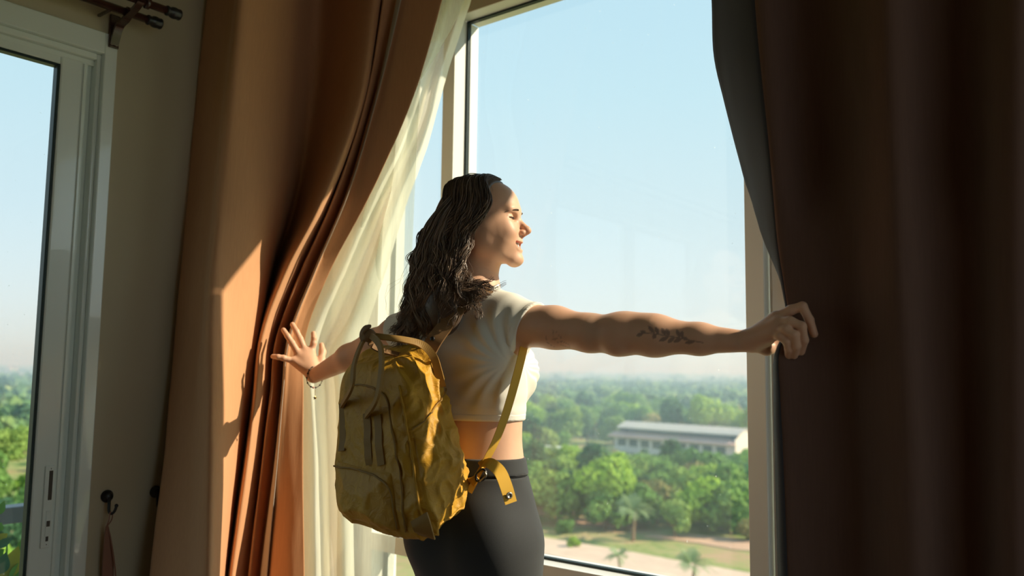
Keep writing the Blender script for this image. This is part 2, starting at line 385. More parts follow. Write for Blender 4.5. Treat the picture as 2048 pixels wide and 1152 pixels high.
# left terracotta drape: gathered at the left, its leading folds pulled aside by the hand
Lp = {-260: (430, 485, 515, 600, 668, 775, 805, 807.5, 835, 848, 862, 950),
      0: (413, 465, 490, 580, 640, 738, 765, 767.5, 790, 800, 815, 884),
      200: (392, 440, 470, 566, 628, 713, 730, 732.5, 746, 751, 762, 824),
      400: (374, 420, 447, 556, 594, 641, 664, 666.5, 686, 690, 697, 735),
      549: (361, 407, 433, 530, 546, 566, 598, 600.5, 621, 626, 633, 657),
      690: (348, 396, 428, 512, 515, 519, 548, 550.5, 569, 575, 584, 608),
      780: (340, 389, 428, 500, 505, 510, 540, 542.5, 562, 566, 578, 607),
      900: (330, 382, 428, 482, 489, 496, 526, 528.5, 550, 556, 573, 606),
      1152: (300, 372, 424, 450, 455, 461, 496, 498.5, 519, 533, 572, 609),
      1700: (240, 350, 415, 420, 424, 428, 460, 462.5, 480, 500, 560, 612),}
Ly = {-260: (-0.770, -0.785, -0.810, -0.600, -0.340, -0.400, -0.354, -0.370, -0.340, -0.358, -0.354, -0.340),
      0: (-0.780, -0.795, -0.810, -0.600, -0.345, -0.420, -0.362, -0.383, -0.345, -0.367, -0.362, -0.345),
      200: (-0.790, -0.805, -0.815, -0.600, -0.375, -0.480, -0.399, -0.427, -0.375, -0.406, -0.399, -0.375),
      400: (-0.810, -0.815, -0.830, -0.610, -0.420, -0.555, -0.452, -0.488, -0.420, -0.461, -0.452, -0.420),
      549: (-0.830, -0.835, -0.845, -0.620, -0.450, -0.600, -0.485, -0.525, -0.450, -0.495, -0.485, -0.450),
      690: (-0.840, -0.845, -0.855, -0.620, -0.490, -0.640, -0.525, -0.565, -0.490, -0.535, -0.525, -0.490),
      780: (-0.850, -0.850, -0.860, -0.620, -0.500, -0.650, -0.535, -0.575, -0.500, -0.545, -0.535, -0.500),
      900: (-0.870, -0.865, -0.865, -0.630, -0.505, -0.655, -0.540, -0.580, -0.505, -0.550, -0.540, -0.505),
      1152: (-0.920, -0.900, -0.885, -0.650, -0.510, -0.660, -0.545, -0.585, -0.510, -0.555, -0.545, -0.510),
      1700: (-1.000, -0.960, -0.920, -0.670, -0.520, -0.670, -0.555, -0.595, -0.520, -0.565, -0.555, -0.520),}
cur = thing('curtain', (-2.35, -.7, .05), 'tall terracotta drape bunched at the left and pushed aside by the open hand', 'curtain')
G = loft([(k, list(zip(Lp[k], Ly[k]))) for k in sorted(Lp)], ny=96, sub=10, wr=.0035, seed=3)
grid_obj('cloth', G, M_DRAPE, cur, .0022)
# pale lining showing along the leading fold
L2 = [(py, [(Lp[py][8]+(3.2 if py < 750 else 2), Ly[py][9]+.004), (Lp[py][9]+(2 if py < 600 else 1), Ly[py][9]-.002)]) for py in sorted(Lp)]
H = loft([(py, [(a[0], a[1]-.012), (b[0], b[1]-.012)]) for py, (a, b) in L2], ny=80, sub=3)
lin = grid_obj('lining_edge', H, M_HEMLINE, cur, .002); lin['label'] = 'pale lining edge along the fold'

# cream sheer: gathered towards the hand above, hanging below
Sp = {-260: (885, 920, 948, 975, 1005),
      0:    (868, 890, 907, 925, 942),
      156:  (826, 845, 862, 878, 892),
      271:  (788, 810, 830, 848, 862),
      400:  (722, 748, 772, 795, 815),
      549:  (645, 680, 712, 742, 770),
      640:  (604, 640, 672, 705, 738),
      700:  (594, 618, 645, 680, 722),
      780:  (598, 622, 650, 680, 712),
      900:  (598, 628, 655, 682, 706),
      1152: (598, 632, 660, 686, 709),
      1700: (596, 640, 670, 694, 714)}
Sy = {-260: (-0.070, -0.030, -0.080, -0.030, -0.070), 0: (-0.110, -0.060, -0.110, -0.060, -0.090), 156: (-0.170, -0.110, -0.160, -0.100, -0.120),
      271: (-0.250, -0.190, -0.230, -0.170, -0.190), 400: (-0.330, -0.250, -0.300, -0.220, -0.240), 549: (-0.425, -0.345, -0.375, -0.305, -0.295),
      640: (-0.465, -0.395, -0.425, -0.355, -0.335), 700: (-0.470, -0.410, -0.435, -0.365, -0.335), 780: (-0.470, -0.405, -0.425, -0.355, -0.335),
      900: (-0.470, -0.395, -0.425, -0.355, -0.345), 1152: (-0.470, -0.385, -0.425, -0.355, -0.355), 1700: (-0.470, -0.375, -0.425, -0.355, -0.365)}
she = thing('sheer_curtain', (-1.95, -.4, .05), 'cream sheer curtain gathered behind the terracotta drape, its thin end hanging straight', 'curtain')
G = loft([(k, list(zip(Sp[k], Sy[k]))) for k in sorted(Sp)], ny=110, sub=14, wr=.004, seed=11)
grid_obj('gathered_sheer', G, M_SHEER, she)
T = [(-260, 985, 868), (0, 930, 850), (330, 745, 832), (600, 690, 820), (900, 680, 803), (1152, 690, 786), (1700, 690, 757)]
G = loft([(py, [(a+(b-a)*q, -.20+.012*math.sin(7*q)-.10*min(1, max(0, (py+200)/700))) for q in (0, .33, .66, 1)]) for py, a, b in T], ny=60, sub=8, wr=.002, seed=5)
th = grid_obj('straight_sheer', G, M_SHEER2, she); th['label'] = 'thin straight end of the sheer'

# right brown drape held back by the other hand
Rp = {-260: (1412, 1500, 1588, 1680, 1765, 1850, 1940, 2040, 2140, 2260, 2420, 2600),
      0:    (1423, 1510, 1600, 1690, 1772, 1855, 1940, 2035, 2130, 2250, 2400, 2560),
      115:  (1428, 1520, 1606, 1695, 1776, 1858, 1940, 2032, 2128, 2246, 2396, 2556),
      200:  (1447, 1529, 1612, 1700, 1780, 1860, 1942, 2030, 2126, 2244, 2394, 2552),
      340:  (1484, 1543, 1620, 1706, 1786, 1864, 1944, 2030, 2124, 2240, 2390, 2550),
      480:  (1528, 1555, 1626, 1712, 1792, 1868, 1946, 2030, 2122, 2240, 2390, 2550),
      585:  (1567, 1571, 1620, 1712, 1796, 1872, 1948, 2030, 2122, 2240, 2390, 2550),
      650:  (1572, 1578, 1616, 1712, 1800, 1874, 1950, 2030, 2122, 2240, 2390, 2550),
      705:  (1549, 1558, 1612, 1712, 1802, 1876, 1950, 2030, 2122, 2240, 2390, 2550),
      780:  (1547, 1560, 1625, 1716, 1806, 1880, 1952, 2030, 2122, 2240, 2390, 2550),
      900:  (1550, 1566, 1634, 1722, 1812, 1886, 1955, 2030, 2122, 2240, 2390, 2550),
      1152: (1557, 1576, 1640, 1730, 1820, 1894, 1960, 2032, 2122, 2240, 2390, 2550),
      1700: (1565, 1590, 1650, 1740, 1830, 1900, 1966, 2036, 2124, 2240, 2390, 2550)}
def ryl(py):
    b = [-.47, -.60, -.53, -.545, -.62, -.55, -.53, -.61, -.53, -.60, -.53, -.58]
    if py >= 480: b = [-.53, -.585, -.562, -.555, -.62, -.56, -.54, -.60, -.53, -.60, -.53, -.58]
    if 560 <= py <= 694: b[:3] = [-.565, -.578, -.572]
    if py > 695: b[:3] = [-.585, -.618, -.585]
    return b
rc = thing('curtain', (-.3, -.55, .05), 'dark brown drape filling the right side, its edge gripped by the hand', 'curtain')
G = loft([(k, list(zip(Rp[k], ryl(k)))) for k in sorted(Rp)], ny=110, sub=10, wr=.003, seed=21)
nl = 10
grid_obj('cloth', G[:, nl:], M_DRAPE_R, rc, .0022)
li = grid_obj('turned_edge', G[:, :nl+1], M_LINING, rc, .002); li['label'] = 'grey lining of the turned edge'
# ------------------------------------------------------------------ outdoors, about twenty metres below the window
GZ = -19.0
def ground_mat():
    m = bpy.data.materials.new('grass_and_earth'); nt = nodes_of(m)
    o = N(nt, 'ShaderNodeOutputMaterial'); b = N(nt, 'ShaderNodeBsdfPrincipled'); b.inputs['Roughness'].default_value = .95; b.inputs['Specular IOR Level'].default_value = .1
    tc = N(nt, 'ShaderNodeTexCoord'); n1 = N(nt, 'ShaderNodeTexNoise'); n1.inputs['Scale'].default_value = .09; n1.inputs['Detail'].default_value = 6
    n2 = N(nt, 'ShaderNodeTexNoise'); n2.inputs['Scale'].default_value = .6; n2.inputs['Detail'].default_value = 4
    nt.links.new(tc.outputs['Object'], n1.inputs['Vector']); nt.links.new(tc.outputs['Object'], n2.inputs['Vector'])
    r = N(nt, 'ShaderNodeValToRGB'); e = r.color_ramp.elements
    e[0].position = .38; e[0].color = (.14, .23, .06, 1); e[1].position = .62; e[1].color = (.44, .31, .19, 1)
    x = e.new(.5); x.color = (.30, .33, .13, 1)
    ad = N(nt, 'ShaderNodeMix', data_type='FLOAT'); ad.inputs[0].default_value = .35
    nt.links.new(n1.outputs['Fac'], ad.inputs[2]); nt.links.new(n2.outputs['Fac'], ad.inputs[3])
    nt.links.new(ad.outputs[0], r.inputs[0]); nt.links.new(r.outputs[0], b.inputs['Base Color']); nt.links.new(b.outputs[0], o.inputs[0]); return m
M_GROUND = ground_mat()
M_ROAD = mat('sandy_road', (.64, .50, .39), rough=.95, spec=.1, vary=.18, vscale=.6)
M_DIRT = mat('red_earth', (.56, .38, .27), rough=.95, spec=.1, vary=.25, vscale=.5)
M_FOREST_FLOOR = mat('woodland_floor', (.05, .09, .025), rough=.95, spec=.05, vary=.4, vscale=.05)
V = []; Fs = []
def strip_poly(name, pts, z, m, parent=None):
    P = [at_z(px, py, GZ) for px, py in pts]; P = [(p[0], p[1], GZ+z) for p in P]
    bm = bmesh.new(); f = bm.faces.new([bm.verts.new(p) for p in P]); r = bmesh.ops.extrude_face_region(bm, geom=[f])
    for v in r['geom']:
        if isinstance(v, bmesh.types.BMVert): v.co.z -= .3
    return bm_obj(name, bm, m, parent)
ys = [-10, 40, 100, 180, 300, 600, 1200, 2500, 6000]; xs = [-6000, -3000, -1500, -800, -400, -200, -80, 0, 80, 300, 1200, 3000]
V = [(x, y, GZ) for y in ys for x in xs]; nx = len(xs)
Fs = [(r*nx+q, r*nx+q+1, (r+1)*nx+q+1, (r+1)*nx+q) for r in range(len(ys)-1) for q in range(nx-1)]
V += [(x, y, GZ) for y in (-4000, -10) for x in (-6000, -10)]; b0 = len(V)-4; Fs.append((b0, b0+1, b0+3, b0+2))
struct(mesh_obj('ground', V, Fs, M_GROUND, smooth=False), 'green and tan ground far below the window')
struct(strip_poly('road', [(700, 1004), (1000, 1058), (1090, 1077), (1160, 1088), (1250, 1103), (1340, 1120), (1420, 1134), (1500, 1148), (1700, 1185), (1900, 1225),
                  (1700, 1260), (1500, 1196), (1400, 1176), (1300, 1152), (1200, 1133), (1090, 1110), (900, 1075), (700, 1040)], .12, M_ROAD), 'pale sandy road crossing below the trees')
struct(strip_poly('path', [(1290, 1073), (1380, 1070), (1450, 1076), (1560, 1086), (1700, 1104), (1700, 1128), (1560, 1106), (1470, 1101), (1400, 1088)], .12, M_DIRT), 'red earth patch beside the road')
struct(strip_poly('path', [(1110, 1040), (1180, 1038), (1250, 1044), (1270, 1056), (1200, 1055), (1120, 1050)], .12, M_DIRT), 'bare tan earth under the big bright tree')

def leaf_mat(name, c1, c2, c3):
    m = bpy.data.materials.new(name); nt = nodes_of(m)
    o = N(nt, 'ShaderNodeOutputMaterial'); d = N(nt, 'ShaderNodeBsdfDiffuse'); t = N(nt, 'ShaderNodeBsdfTranslucent'); mx = N(nt, 'ShaderNodeMixShader'); mx.inputs[0].default_value = .35
    oi = N(nt, 'ShaderNodeObjectInfo'); r = N(nt, 'ShaderNodeValToRGB'); e = r.color_ramp.elements
    e[0].color = (*c1, 1); e[1].color = (*c3, 1); x = e.new(.5); x.color = (*c2, 1)
    tc = N(nt, 'ShaderNodeNewGeometry'); nz = N(nt, 'ShaderNodeTexNoise'); nz.inputs['Scale'].default_value = .35; nz.inputs['Detail'].default_value = 3
    nt.links.new(tc.outputs['Position'], nz.inputs['Vector'])
    ad = N(nt, 'ShaderNodeMath', operation='ADD'); nt.links.new(oi.outputs['Random'], ad.inputs[0]); nt.links.new(nz.outputs['Fac'], ad.inputs[1])
    mu = N(nt, 'ShaderNodeMath', operation='MULTIPLY_ADD'); mu.inputs[1].default_value = .75; mu.inputs[2].default_value = -.25; nt.links.new(ad.outputs[0], mu.inputs[0])
    nt.links.new(mu.outputs[0], r.inputs[0])
    for s in (d, t): nt.links.new(r.outputs[0], s.inputs[0])
    nt.links.new(d.outputs[0], mx.inputs[1]); nt.links.new(t.outputs[0], mx.inputs[2]); nt.links.new(mx.outputs[0], o.inputs[0]); return m
M_LEAF = leaf_mat('tree_leaves', (.13, .27, .08), (.21, .38, .10), (.34, .47, .13))
M_LEAFB = leaf_mat('bright_leaves', (.27, .46, .06), (.32, .52, .08), (.38, .56, .11))
M_LEAFO = leaf_mat('olive_leaves', (.28, .30, .12), (.36, .34, .14), (.44, .37, .16))
M_LEAFD = leaf_mat('dark_leaves', (.055, .14, .07), (.08, .18, .085), (.11, .22, .095))
M_PALM = leaf_mat('palm_leaves', (.26, .38, .20), (.33, .44, .25), (.38, .47, .25))
M_BARK = mat('bark', (.30, .20, .13), rough=.9, vary=.3, vscale=2)
def crown_mesh(name, seed, n, R, H, z0, leaf, nb=9, m=M_LEAF):
    rng = np.random.RandomState(seed)
    C = np.c_[rng.uniform(-.6, .6, nb)*R, rng.uniform(-.6, .6, nb)*R, z0+H*rng.uniform(.25, .8, nb)]; C[0] = (0, 0, z0+H*.62)
    rb = rng.uniform(.38, .6, nb)*R; rb[0] = .62*R
    k = rng.randint(0, nb, n); d = rng.normal(size=(n, 3)); d /= np.linalg.norm(d, axis=1)[:, None]; d[:, 2] *= .78*H/(1.6*R)
    rad = rb[k]*rng.uniform(.72, 1.04, n); P = C[k]+d*rad[:, None]
    nn = d+rng.normal(size=(n, 3))*.45; nn /= np.linalg.norm(nn, axis=1)[:, None]
    a = np.cross(nn, rng.normal(size=(n, 3))); a /= np.linalg.norm(a, axis=1)[:, None]; b = np.cross(nn, a)
    s = leaf*rng.uniform(.6, 1.3, n)[:, None]
    Q = np.stack([P-a*s, P-b*s*.62, P+a*s, P+b*s*.62], 1).reshape(-1, 3)
    F4 = np.arange(4*n).reshape(-1, 4)
    me = bpy.data.meshes.new(name); me.from_pydata(Q.tolist(), [], F4.tolist()); me.update(); me.materials.append(m); return me
def trunk_mesh(name, h, r, lean=0.0, seed=0):
    rng = np.random.RandomState(seed); V, Fs = tube_geo(catmull([(0, 0, 0), (lean*.3, 0, h*.4), (lean*.8, .1, h*.75), (lean, .1, h)], 8), np.linspace(r, r*.55, 8), 7)
    V = list(map(tuple, V)); Fs = list(Fs)
    for q in range(4):
        a = q*1.7+rng.uniform(0, 1); st = np.array((lean*.75, .1, h*.62)); en = np.array((lean+math.cos(a)*h*.45, math.sin(a)*h*.45, h*1.15))
        v, f = tube_geo(catmull([st, (st+en)/2+np.array((0, 0, -.1*h)), en], 5), np.linspace(r*.5, r*.2, 5), 5)
        o = len(V); V += list(map(tuple, v)); Fs += [tuple(i+o for i in t) for t in f]
    me = bpy.data.meshes.new(name); me.from_pydata([tuple(map(float, v)) for v in V], [], Fs); me.update(); me.shade_smooth(); me.materials.append(M_BARK); return me
def palm_crown(name, seed, nf=16, L=3.2):
    rng = np.random.RandomState(seed); V = []; Fs = []
    for i in range(nf):
        a = 2*math.pi*i/nf+rng.uniform(-.2, .2); el = rng.uniform(.15, 1.25); n = 9
        for s in range(n):
            t0 = .12+s/n*.88; t1 = t0+.075
            for sgn in (-1, 1):
                def pt(t): 
                    r = L*t*math.cos(el)*(1-.1*t); z = L*t*math.sin(el)-L*.55*t*t*(1.2-el*.4); return np.array((r*math.cos(a), r*math.sin(a), z))
                p0, p1 = pt(t0), pt(t1); w = .62*math.sin(math.pi*min(1, t0*.9+.12))
                side = np.array((-math.sin(a), math.cos(a), -.35))*sgn*w; fwd = (p1-p0)*1.6
                o = len(V); V += [tuple(p0), tuple(p1), tuple(p1+side+fwd), tuple(p0+side+fwd*1.2)]; Fs.append((o, o+1, o+2, o+3))
    me = bpy.data.meshes.new(name); me.from_pydata([tuple(map(float, v)) for v in V], [], Fs); me.update(); me.materials.append(M_PALM); return me
CROWNS = [crown_mesh('crown', 10+i, 1500, 3.2, 6.2, .7, .42, 10+i % 3) for i in range(4)]
CROWN_B = crown_mesh('crown', 31, 2000, 3.6, 6.0, 2.6, .40, 12, M_LEAFB); CROWN_B2 = crown_mesh('crown', 33, 1300, 2.6, 4.2, .8, .36, 9, M_LEAFB)
CROWN_O = [crown_mesh('crown', 41+i, 1000, 3.0, 6.0, .6, .36, 9, M_LEAFO) for i in range(2)]; CROWN_D = [crown_mesh('crown', 51+i, 1300, 2.6, 8.0, .7, .42, 9, M_LEAFD) for i in range(2)]
BUSH = [crown_mesh('foliage', 61+i, 700, 1.8, 2.6, 0, .34, 7, m) for i, m in enumerate((M_LEAF, M_LEAFB, M_LEAFO))]
PALMS = [palm_crown('fronds', 71+i) for i in range(2)]
TR_A = trunk_mesh('trunk', 4.4, .26, .7, 1); TR_B = trunk_mesh('trunk', 4.0, .2, -.3, 2); TR_P = trunk_mesh('trunk', 2.6, .2, .35, 3)
def plain_trunk(name, h, r, lean):
    V, Fs = tube_geo(catmull([(0, 0, 0), (lean*.3, 0, h*.5), (lean, 0, h)], 8), np.linspace(r, r*.75, 8), 8)
    me = bpy.data.meshes.new(name); me.from_pydata([tuple(map(float, v)) for v in V], [], Fs); me.update(); me.shade_smooth(); me.materials.append(M_BARK); return me
TR_PALM = plain_trunk('trunk', 3.0, .22, .3)
def tree(name, x, y, s, crown, trunk, label, cat='tree', group=None, rz=None, sz=1.0, cz=0.0):
    t = bpy.data.objects.new(name, None); t.location = (x, y, GZ); t.rotation_euler = (0, 0, random.uniform(0, 6.28) if rz is None else rz); t.scale = (s, s, s*sz); COL.objects.link(t)
    tag(t, label, cat, group)
    for nm, me in (('crown', crown), ('trunk', trunk)):
        if me is None: continue
        o = bpy.data.objects.new(nm if crown not in BUSH else 'foliage', me); o.parent = t; COL.objects.link(o)
        if nm == 'crown' and cz: o.location.z = cz
    return t
def gp(px, py): p = at_z(px, py, GZ); return p[0], p[1]
def named(name, px, py, s, crown, trunk, label, cat='tree', **k): x, y = gp(px, py); return tree(name, x, y, s, crown, trunk, label, cat, **k)
named('broadleaf_tree', 1211, 1052, 1.12, CROWN_B, TR_A, 'bright green spreading tree with a bare pale trunk, nearest tree left of the palm')
named('palm_tree', 1266, 1082, 1.15, PALMS[0], TR_PALM, 'grey green young palm by the sandy road', cz=3.0)
named('palm_tree', 1240, 1152, .62, PALMS[1], TR_PALM, 'small palm top poking up over the road below the window', cz=3.0)
named('palm_tree', 1385, 1190, .85, PALMS[0], TR_PALM, 'bright palm top at the bottom of the big pane', cz=3.0, rz=1.0)
named('leafy_shrub', 1408, 1064, 1.45, CROWN_B2, None, 'lime green round shrub before the dark woodland', 'shrub')
named('leafy_shrub', 1130, 1068, .7, BUSH[0], None, 'small mid green shrub at the left end of the grass', 'shrub')
named('leafy_shrub', 1148, 1095, .45, BUSH[1], None, 'tiny yellow green shrub on the near edge of the road', 'shrub')
named('broadleaf_tree', 1315, 1046, 1.0, CROWN_O[0], TR_B, 'olive brown thin leaved tree right of the palm')
named('broadleaf_tree', 1350, 1075, .75, CROWNS[0], TR_P, 'low mid green tree beside the lime shrub')
named('broadleaf_tree', 1462, 1070, 1.05, CROWNS[1], TR_B, 'shady green tree by the right window post')
named('dry_shrub', 1492, 1082, .95, BUSH[2], None, 'yellowish dry shrub against the right window post', 'shrub')
# woodland behind: every tree its own object
rng = random.Random(5)
cnt = 0; spots = []
def occupied(x, y, d): return any((x-a)**2+(y-b)**2 < d*d for a, b in spots)
BAN = [at_z(1360, 905, GZ), at_z(1090, 925, GZ)]
def blocked(x, y):
    # keep clear of the two long roofs
    az = math.degrees(math.atan2(-x, y-CAM[1])); d = math.hypot(x, y-CAM[1])
    return (22.5 < az < 34.5 and 196 < d < 236) or (34 < az < 40 and 148 < d < 168)
for ring, (d0, d1, n, s0, s1) in enumerate(((112, 150, 58, .75, 1.1), (150, 215, 84, .8, 1.2), (215, 330, 100, 1.1, 1.7))):
    tries = 0; k = 0
    while k < n and tries < 6000:
        tries += 1
        az = math.radians(rng.uniform(20.5, 40.5)); d = math.sqrt(rng.uniform(d0*d0, d1*d1))
        x, y = -math.sin(az)*d, CAM[1]+math.cos(az)*d
        if occupied(x, y, 3.4 if ring == 0 else 4.0) or blocked(x, y): continue
        spots.append((x, y)); k += 1; u = rng.random()
        smax = 9.9
        if math.degrees(az) < 36: smax = .5+.0 if 172 < d < 200 else .72 if 150 < d <= 172 else 9.9
        cr_ = rng.choice(CROWNS) if u < .62 else rng.choice(CROWN_O) if u < .74 else rng.choice(CROWN_D) if u < .9 else CROWN_B
        kind = 'olive brown' if cr_ in CROWN_O else 'dark blue green' if cr_ in CROWN_D else 'bright lime green' if cr_ is CROWN_B else 'mid green'
        where = ('in the first rows beyond the road', 'in the middle of the woodland in front of the buildings', 'at the back of the woodland behind the long building')[ring]
        tree('woodland_tree', x, y, min(smax, rng.uniform(s0, s1)), cr_, rng.choice((TR_A, TR_B)), kind+' tree '+where, 'tree', kind+' trees '+where, sz=rng.uniform(.85, 1.15))
        cnt += 1
k = 0
while k < 34:
    az = math.radians(rng.uniform(64, 74)); d = rng.uniform(70, 240); x, y = -math.sin(az)*d, CAM[1]+math.cos(az)*d
    if occupied(x, y, 4.5): spots.append((x, y)) if rng.random() < .02 else None; k += .02; continue
    spots.append((x, y)); k += 1; cr_ = rng.choice(CROWNS+[CROWN_B, CROWN_B2]+CROWN_D[:1])
    kind = 'dark blue green' if cr_ in CROWN_D else 'bright lime green' if cr_ in (CROWN_B, CROWN_B2) else 'mid green'
    tree('woodland_tree', x, y, rng.uniform(.8, 1.3), cr_, TR_A, kind+' tree seen below the balcony through the sliding door', 'tree', kind+' trees below the balcony')
# far canopy to the horizon, uncountable: low leafy domes in one mesh
def canopy(name, az0, az1, d0, d1, n, r0, r1, label, seed, hmax, nq=60):
    rg = np.random.RandomState(seed)
    az = np.radians(rg.uniform(az0, az1, n)); d = np.sqrt(rg.uniform(0, 1, n)*(d1**2-d0**2)+d0**2)
    R = rg.uniform(r0, r1, n)*(d/d0)**.55; c = np.c_[-np.sin(az)*d, CAM[1]+np.cos(az)*d, GZ+rg.uniform(.35, 1.0, n)*hmax]
    dd = rg.normal(size=(n, nq, 3)); dd[..., 2] = np.abs(dd[..., 2])*.9-.25; dd /= np.linalg.norm(dd, axis=2)[..., None]
    P = c[:, None]+dd*(R[:, None]*rg.uniform(.75, 1.05, (n, nq)))[..., None]*np.array((1, 1, .85))-np.array((0, 0, 1.0))*(R*.35)[:, None, None]
    nn = dd+rg.normal(size=dd.shape)*.4; nn /= np.linalg.norm(nn, axis=2)[..., None]
    a = np.cross(nn, rg.normal(size=dd.shape)); a /= np.linalg.norm(a, axis=2)[..., None]; b = np.cross(nn, a); s = (R[:, None]*rg.uniform(.22, .42, (n, nq)))[..., None]
    Q = np.stack([P-a*s, P-b*s*.7, P+a*s, P+b*s*.7], 2).reshape(-1, 3); m4 = n*nq
    me = bpy.data.meshes.new(name); me.vertices.add(4*m4); me.vertices.foreach_set('co', Q.ravel().astype(np.float32)); me.loops.add(4*m4); me.loops.foreach_set('vertex_index', np.arange(4*m4, dtype=np.int32))
    me.polygons.add(m4); me.polygons.foreach_set('loop_start', np.arange(0, 4*m4, 4, dtype=np.int32)); me.polygons.foreach_set('loop_total', np.full(m4, 4, np.int32)); me.update(calc_edges=True); me.materials.append(M_CANOPY)
    return tag(link(bpy.data.objects.new(name, me)), label, 'woodland', kind='stuff')
def canopy_mat():
    m = bpy.data.materials.new('far_canopy'); nt = nodes_of(m); o = N(nt, 'ShaderNodeOutputMaterial'); d = N(nt, 'ShaderNodeBsdfDiffuse')
    g = N(nt, 'ShaderNodeNewGeometry'); n1 = N(nt, 'ShaderNodeTexNoise'); n1.inputs['Scale'].default_value = .06; n1.inputs['Detail'].default_value = 6
    nt.links.new(g.outputs['Position'], n1.inputs['Vector']); r = N(nt, 'ShaderNodeValToRGB'); e = r.color_ramp.elements
    e[0].position = .32; e[0].color = (.06, .14, .07, 1); e[1].position = .70; e[1].color = (.27, .37, .12, 1); x = e.new(.5); x.color = (.13, .24, .09, 1)
    nt.links.new(n1.outputs['Fac'], r.inputs[0]); nt.links.new(r.outputs[0], d.inputs[0]); nt.links.new(d.outputs[0], o.inputs[0]); return m
M_CANOPY = canopy_mat()
canopy('woodland_canopy', 14, 50, 320, 900, 3600, 4.0, 7.0, 'far green woodland canopy stretching to the hazy horizon', 3, 9, 56)
canopy('distant_canopy', -5, 85, 900, 4500, 6000, 11, 17, 'hazy distant woodland along the horizon', 4, 9, 34)
canopy('woodland_canopy', 50, 84, 230, 900, 2600, 4.0, 6.5, 'green woodland seen beyond the balcony door', 6, 8, 56)
def far_mast(px, py0, h, lab):
    p = at_z(px, py0, GZ); t = thing('tower', (p[0], p[1], GZ), lab, 'tower')
    return t
# long school building with two tiers of roof
M_ROOFP = mat('pinkish_roof', (.52, .36, .31), rough=.8, vary=.1, vscale=.5); M_ROOFG = mat('grey_roof', (.50, .50, .47), rough=.8, vary=.1, vscale=.5)
M_BWALL = mat('pale_render', (.72, .70, .72), rough=.85); M_GABLE = mat('white_render', (.82, .78, .70), rough=.8); M_BWIN = mat('dark_glass', (.06, .09, .08), rough=.2)
M_CLER = mat('dark_louvre', (.12, .13, .15), rough=.5)
A = at_z(1229, 902, GZ); B = at_z(1470, 925, GZ)
ux = (B-A); Lb = np.linalg.norm(ux[:2]); ang = math.atan2(ux[1], ux[0])
sch = thing('school_building', (A[0], A[1], GZ), 'long pale building with stacked pinkish roofs and a white end gable among the trees', 'building'); sch.rotation_euler = (0, 0, ang)
bpy.context.view_layer.update()
def lbm(name, bm, m, root): 
    o = bm_obj(name, bm, m); o.parent = root; return o
D = 9.0
bm = bmesh.new(); add_box(bm, 0, Lb, 0, D, 0, 4.4); lbm('wall', bm, M_BWALL, sch)
bm = bmesh.new(); add_box(bm, .5, Lb-.5, 1.6, D-1.6, 4.4, 6.6); lbm('clerestory', bm, M_CLER, sch)
def roof(x0, x1, y0, y1, z0, zr, th):
    bm = bmesh.new(); ym = (y0+y1)/2
    a = [(x0, y0, z0), (x0, ym, zr), (x0, y1, z0), (x0, y1, z0-th), (x0, ym, zr-th), (x0, y0, z0-th)]
    va = [bm.verts.new(p) for p in a]; vb = [bm.verts.new((x1, p[1], p[2])) for p in a]
    for i in range(6): bm.faces.new((va[i], va[(i+1) % 6], vb[(i+1) % 6], vb[i]))
    bm.faces.new(va); bm.faces.new(vb[::-1]); return bm
bm = bmesh.new()
for y0, y1, za, zb in ((-1.6, 2.0, 4.2, 5.2), (D-2.0, D+1.6, 5.2, 4.2)):
    v = [bm.verts.new(p) for p in ((-1, y0, za), (Lb+.3, y0, za), (Lb+.3, y1, zb), (-1, y1, zb), (-1, y0, za-.35), (Lb+.3, y0, za-.35), (Lb+.3, y1, zb-.35), (-1, y1, zb-.35))]
    for f in ((0, 1, 2, 3), (7, 6, 5, 4), (0, 4, 5, 1), (1, 5, 6, 2), (2, 6, 7, 3), (3, 7, 4, 0)): bm.faces.new([v[i] for i in f])
lbm('lower_roof', bm, M_ROOFP, sch)
lbm('upper_roof', roof(.2, Lb+.6, .6, D-.6, 6.3, 7.7, .3), M_ROOFG, sch)
bm = bmesh.new(); p = [(Lb+.02, -.2, 0), (Lb+.02, D+.2, 0), (Lb+.02, D+.2, 5.0), (Lb+.02, D/2, 7.5), (Lb+.02, -.2, 5.0)]
va = [bm.verts.new(q) for q in p]; vb = [bm.verts.new((q[0]+.3, q[1], q[2])) for q in p]
bm.faces.new(va); bm.faces.new(vb[::-1])
for i in range(5): bm.faces.new((va[i], va[(i+1) % 5], vb[(i+1) % 5], vb[i]))
lbm('end_gable', bm, M_GABLE, sch)
nw = 9
for i in range(nw):
    x = 1.2+i*(Lb-2.4)/nw; bm = bmesh.new(); add_box(bm, x, x+(Lb-2.4)/nw*.68, -.08, .02, 1.6, 3.4); lbm('window', bm, M_BWIN, sch)
# low white roofed building at the left
A2 = at_z(1030, 926, GZ); B2 = at_z(1128, 932, GZ); u2 = B2-A2; L2_ = np.linalg.norm(u2[:2])
hs = thing('low_building', (A2[0], A2[1], GZ), 'low white roofed building half hidden by trees at the left', 'building'); hs.rotation_euler = (0, 0, math.atan2(u2[1], u2[0])); bpy.context.view_layer.update()
bm = bmesh.new(); add_box(bm, 0, L2_, 0, 6, 0, 2.8); lbm('wall', bm, M_GABLE, hs)
lbm('roof', roof(-.6, L2_+.5, -.7, 6.7, 2.9, 3.9, .2), mat('white_roof', (.80, .82, .82), rough=.6), hs)
bm = bmesh.new()
for i in range(3): add_box(bm, 1.5+i*3, 2.8+i*3, -.08, .02, .9, 2.0)
lbm('window', bm, M_BWIN, hs)
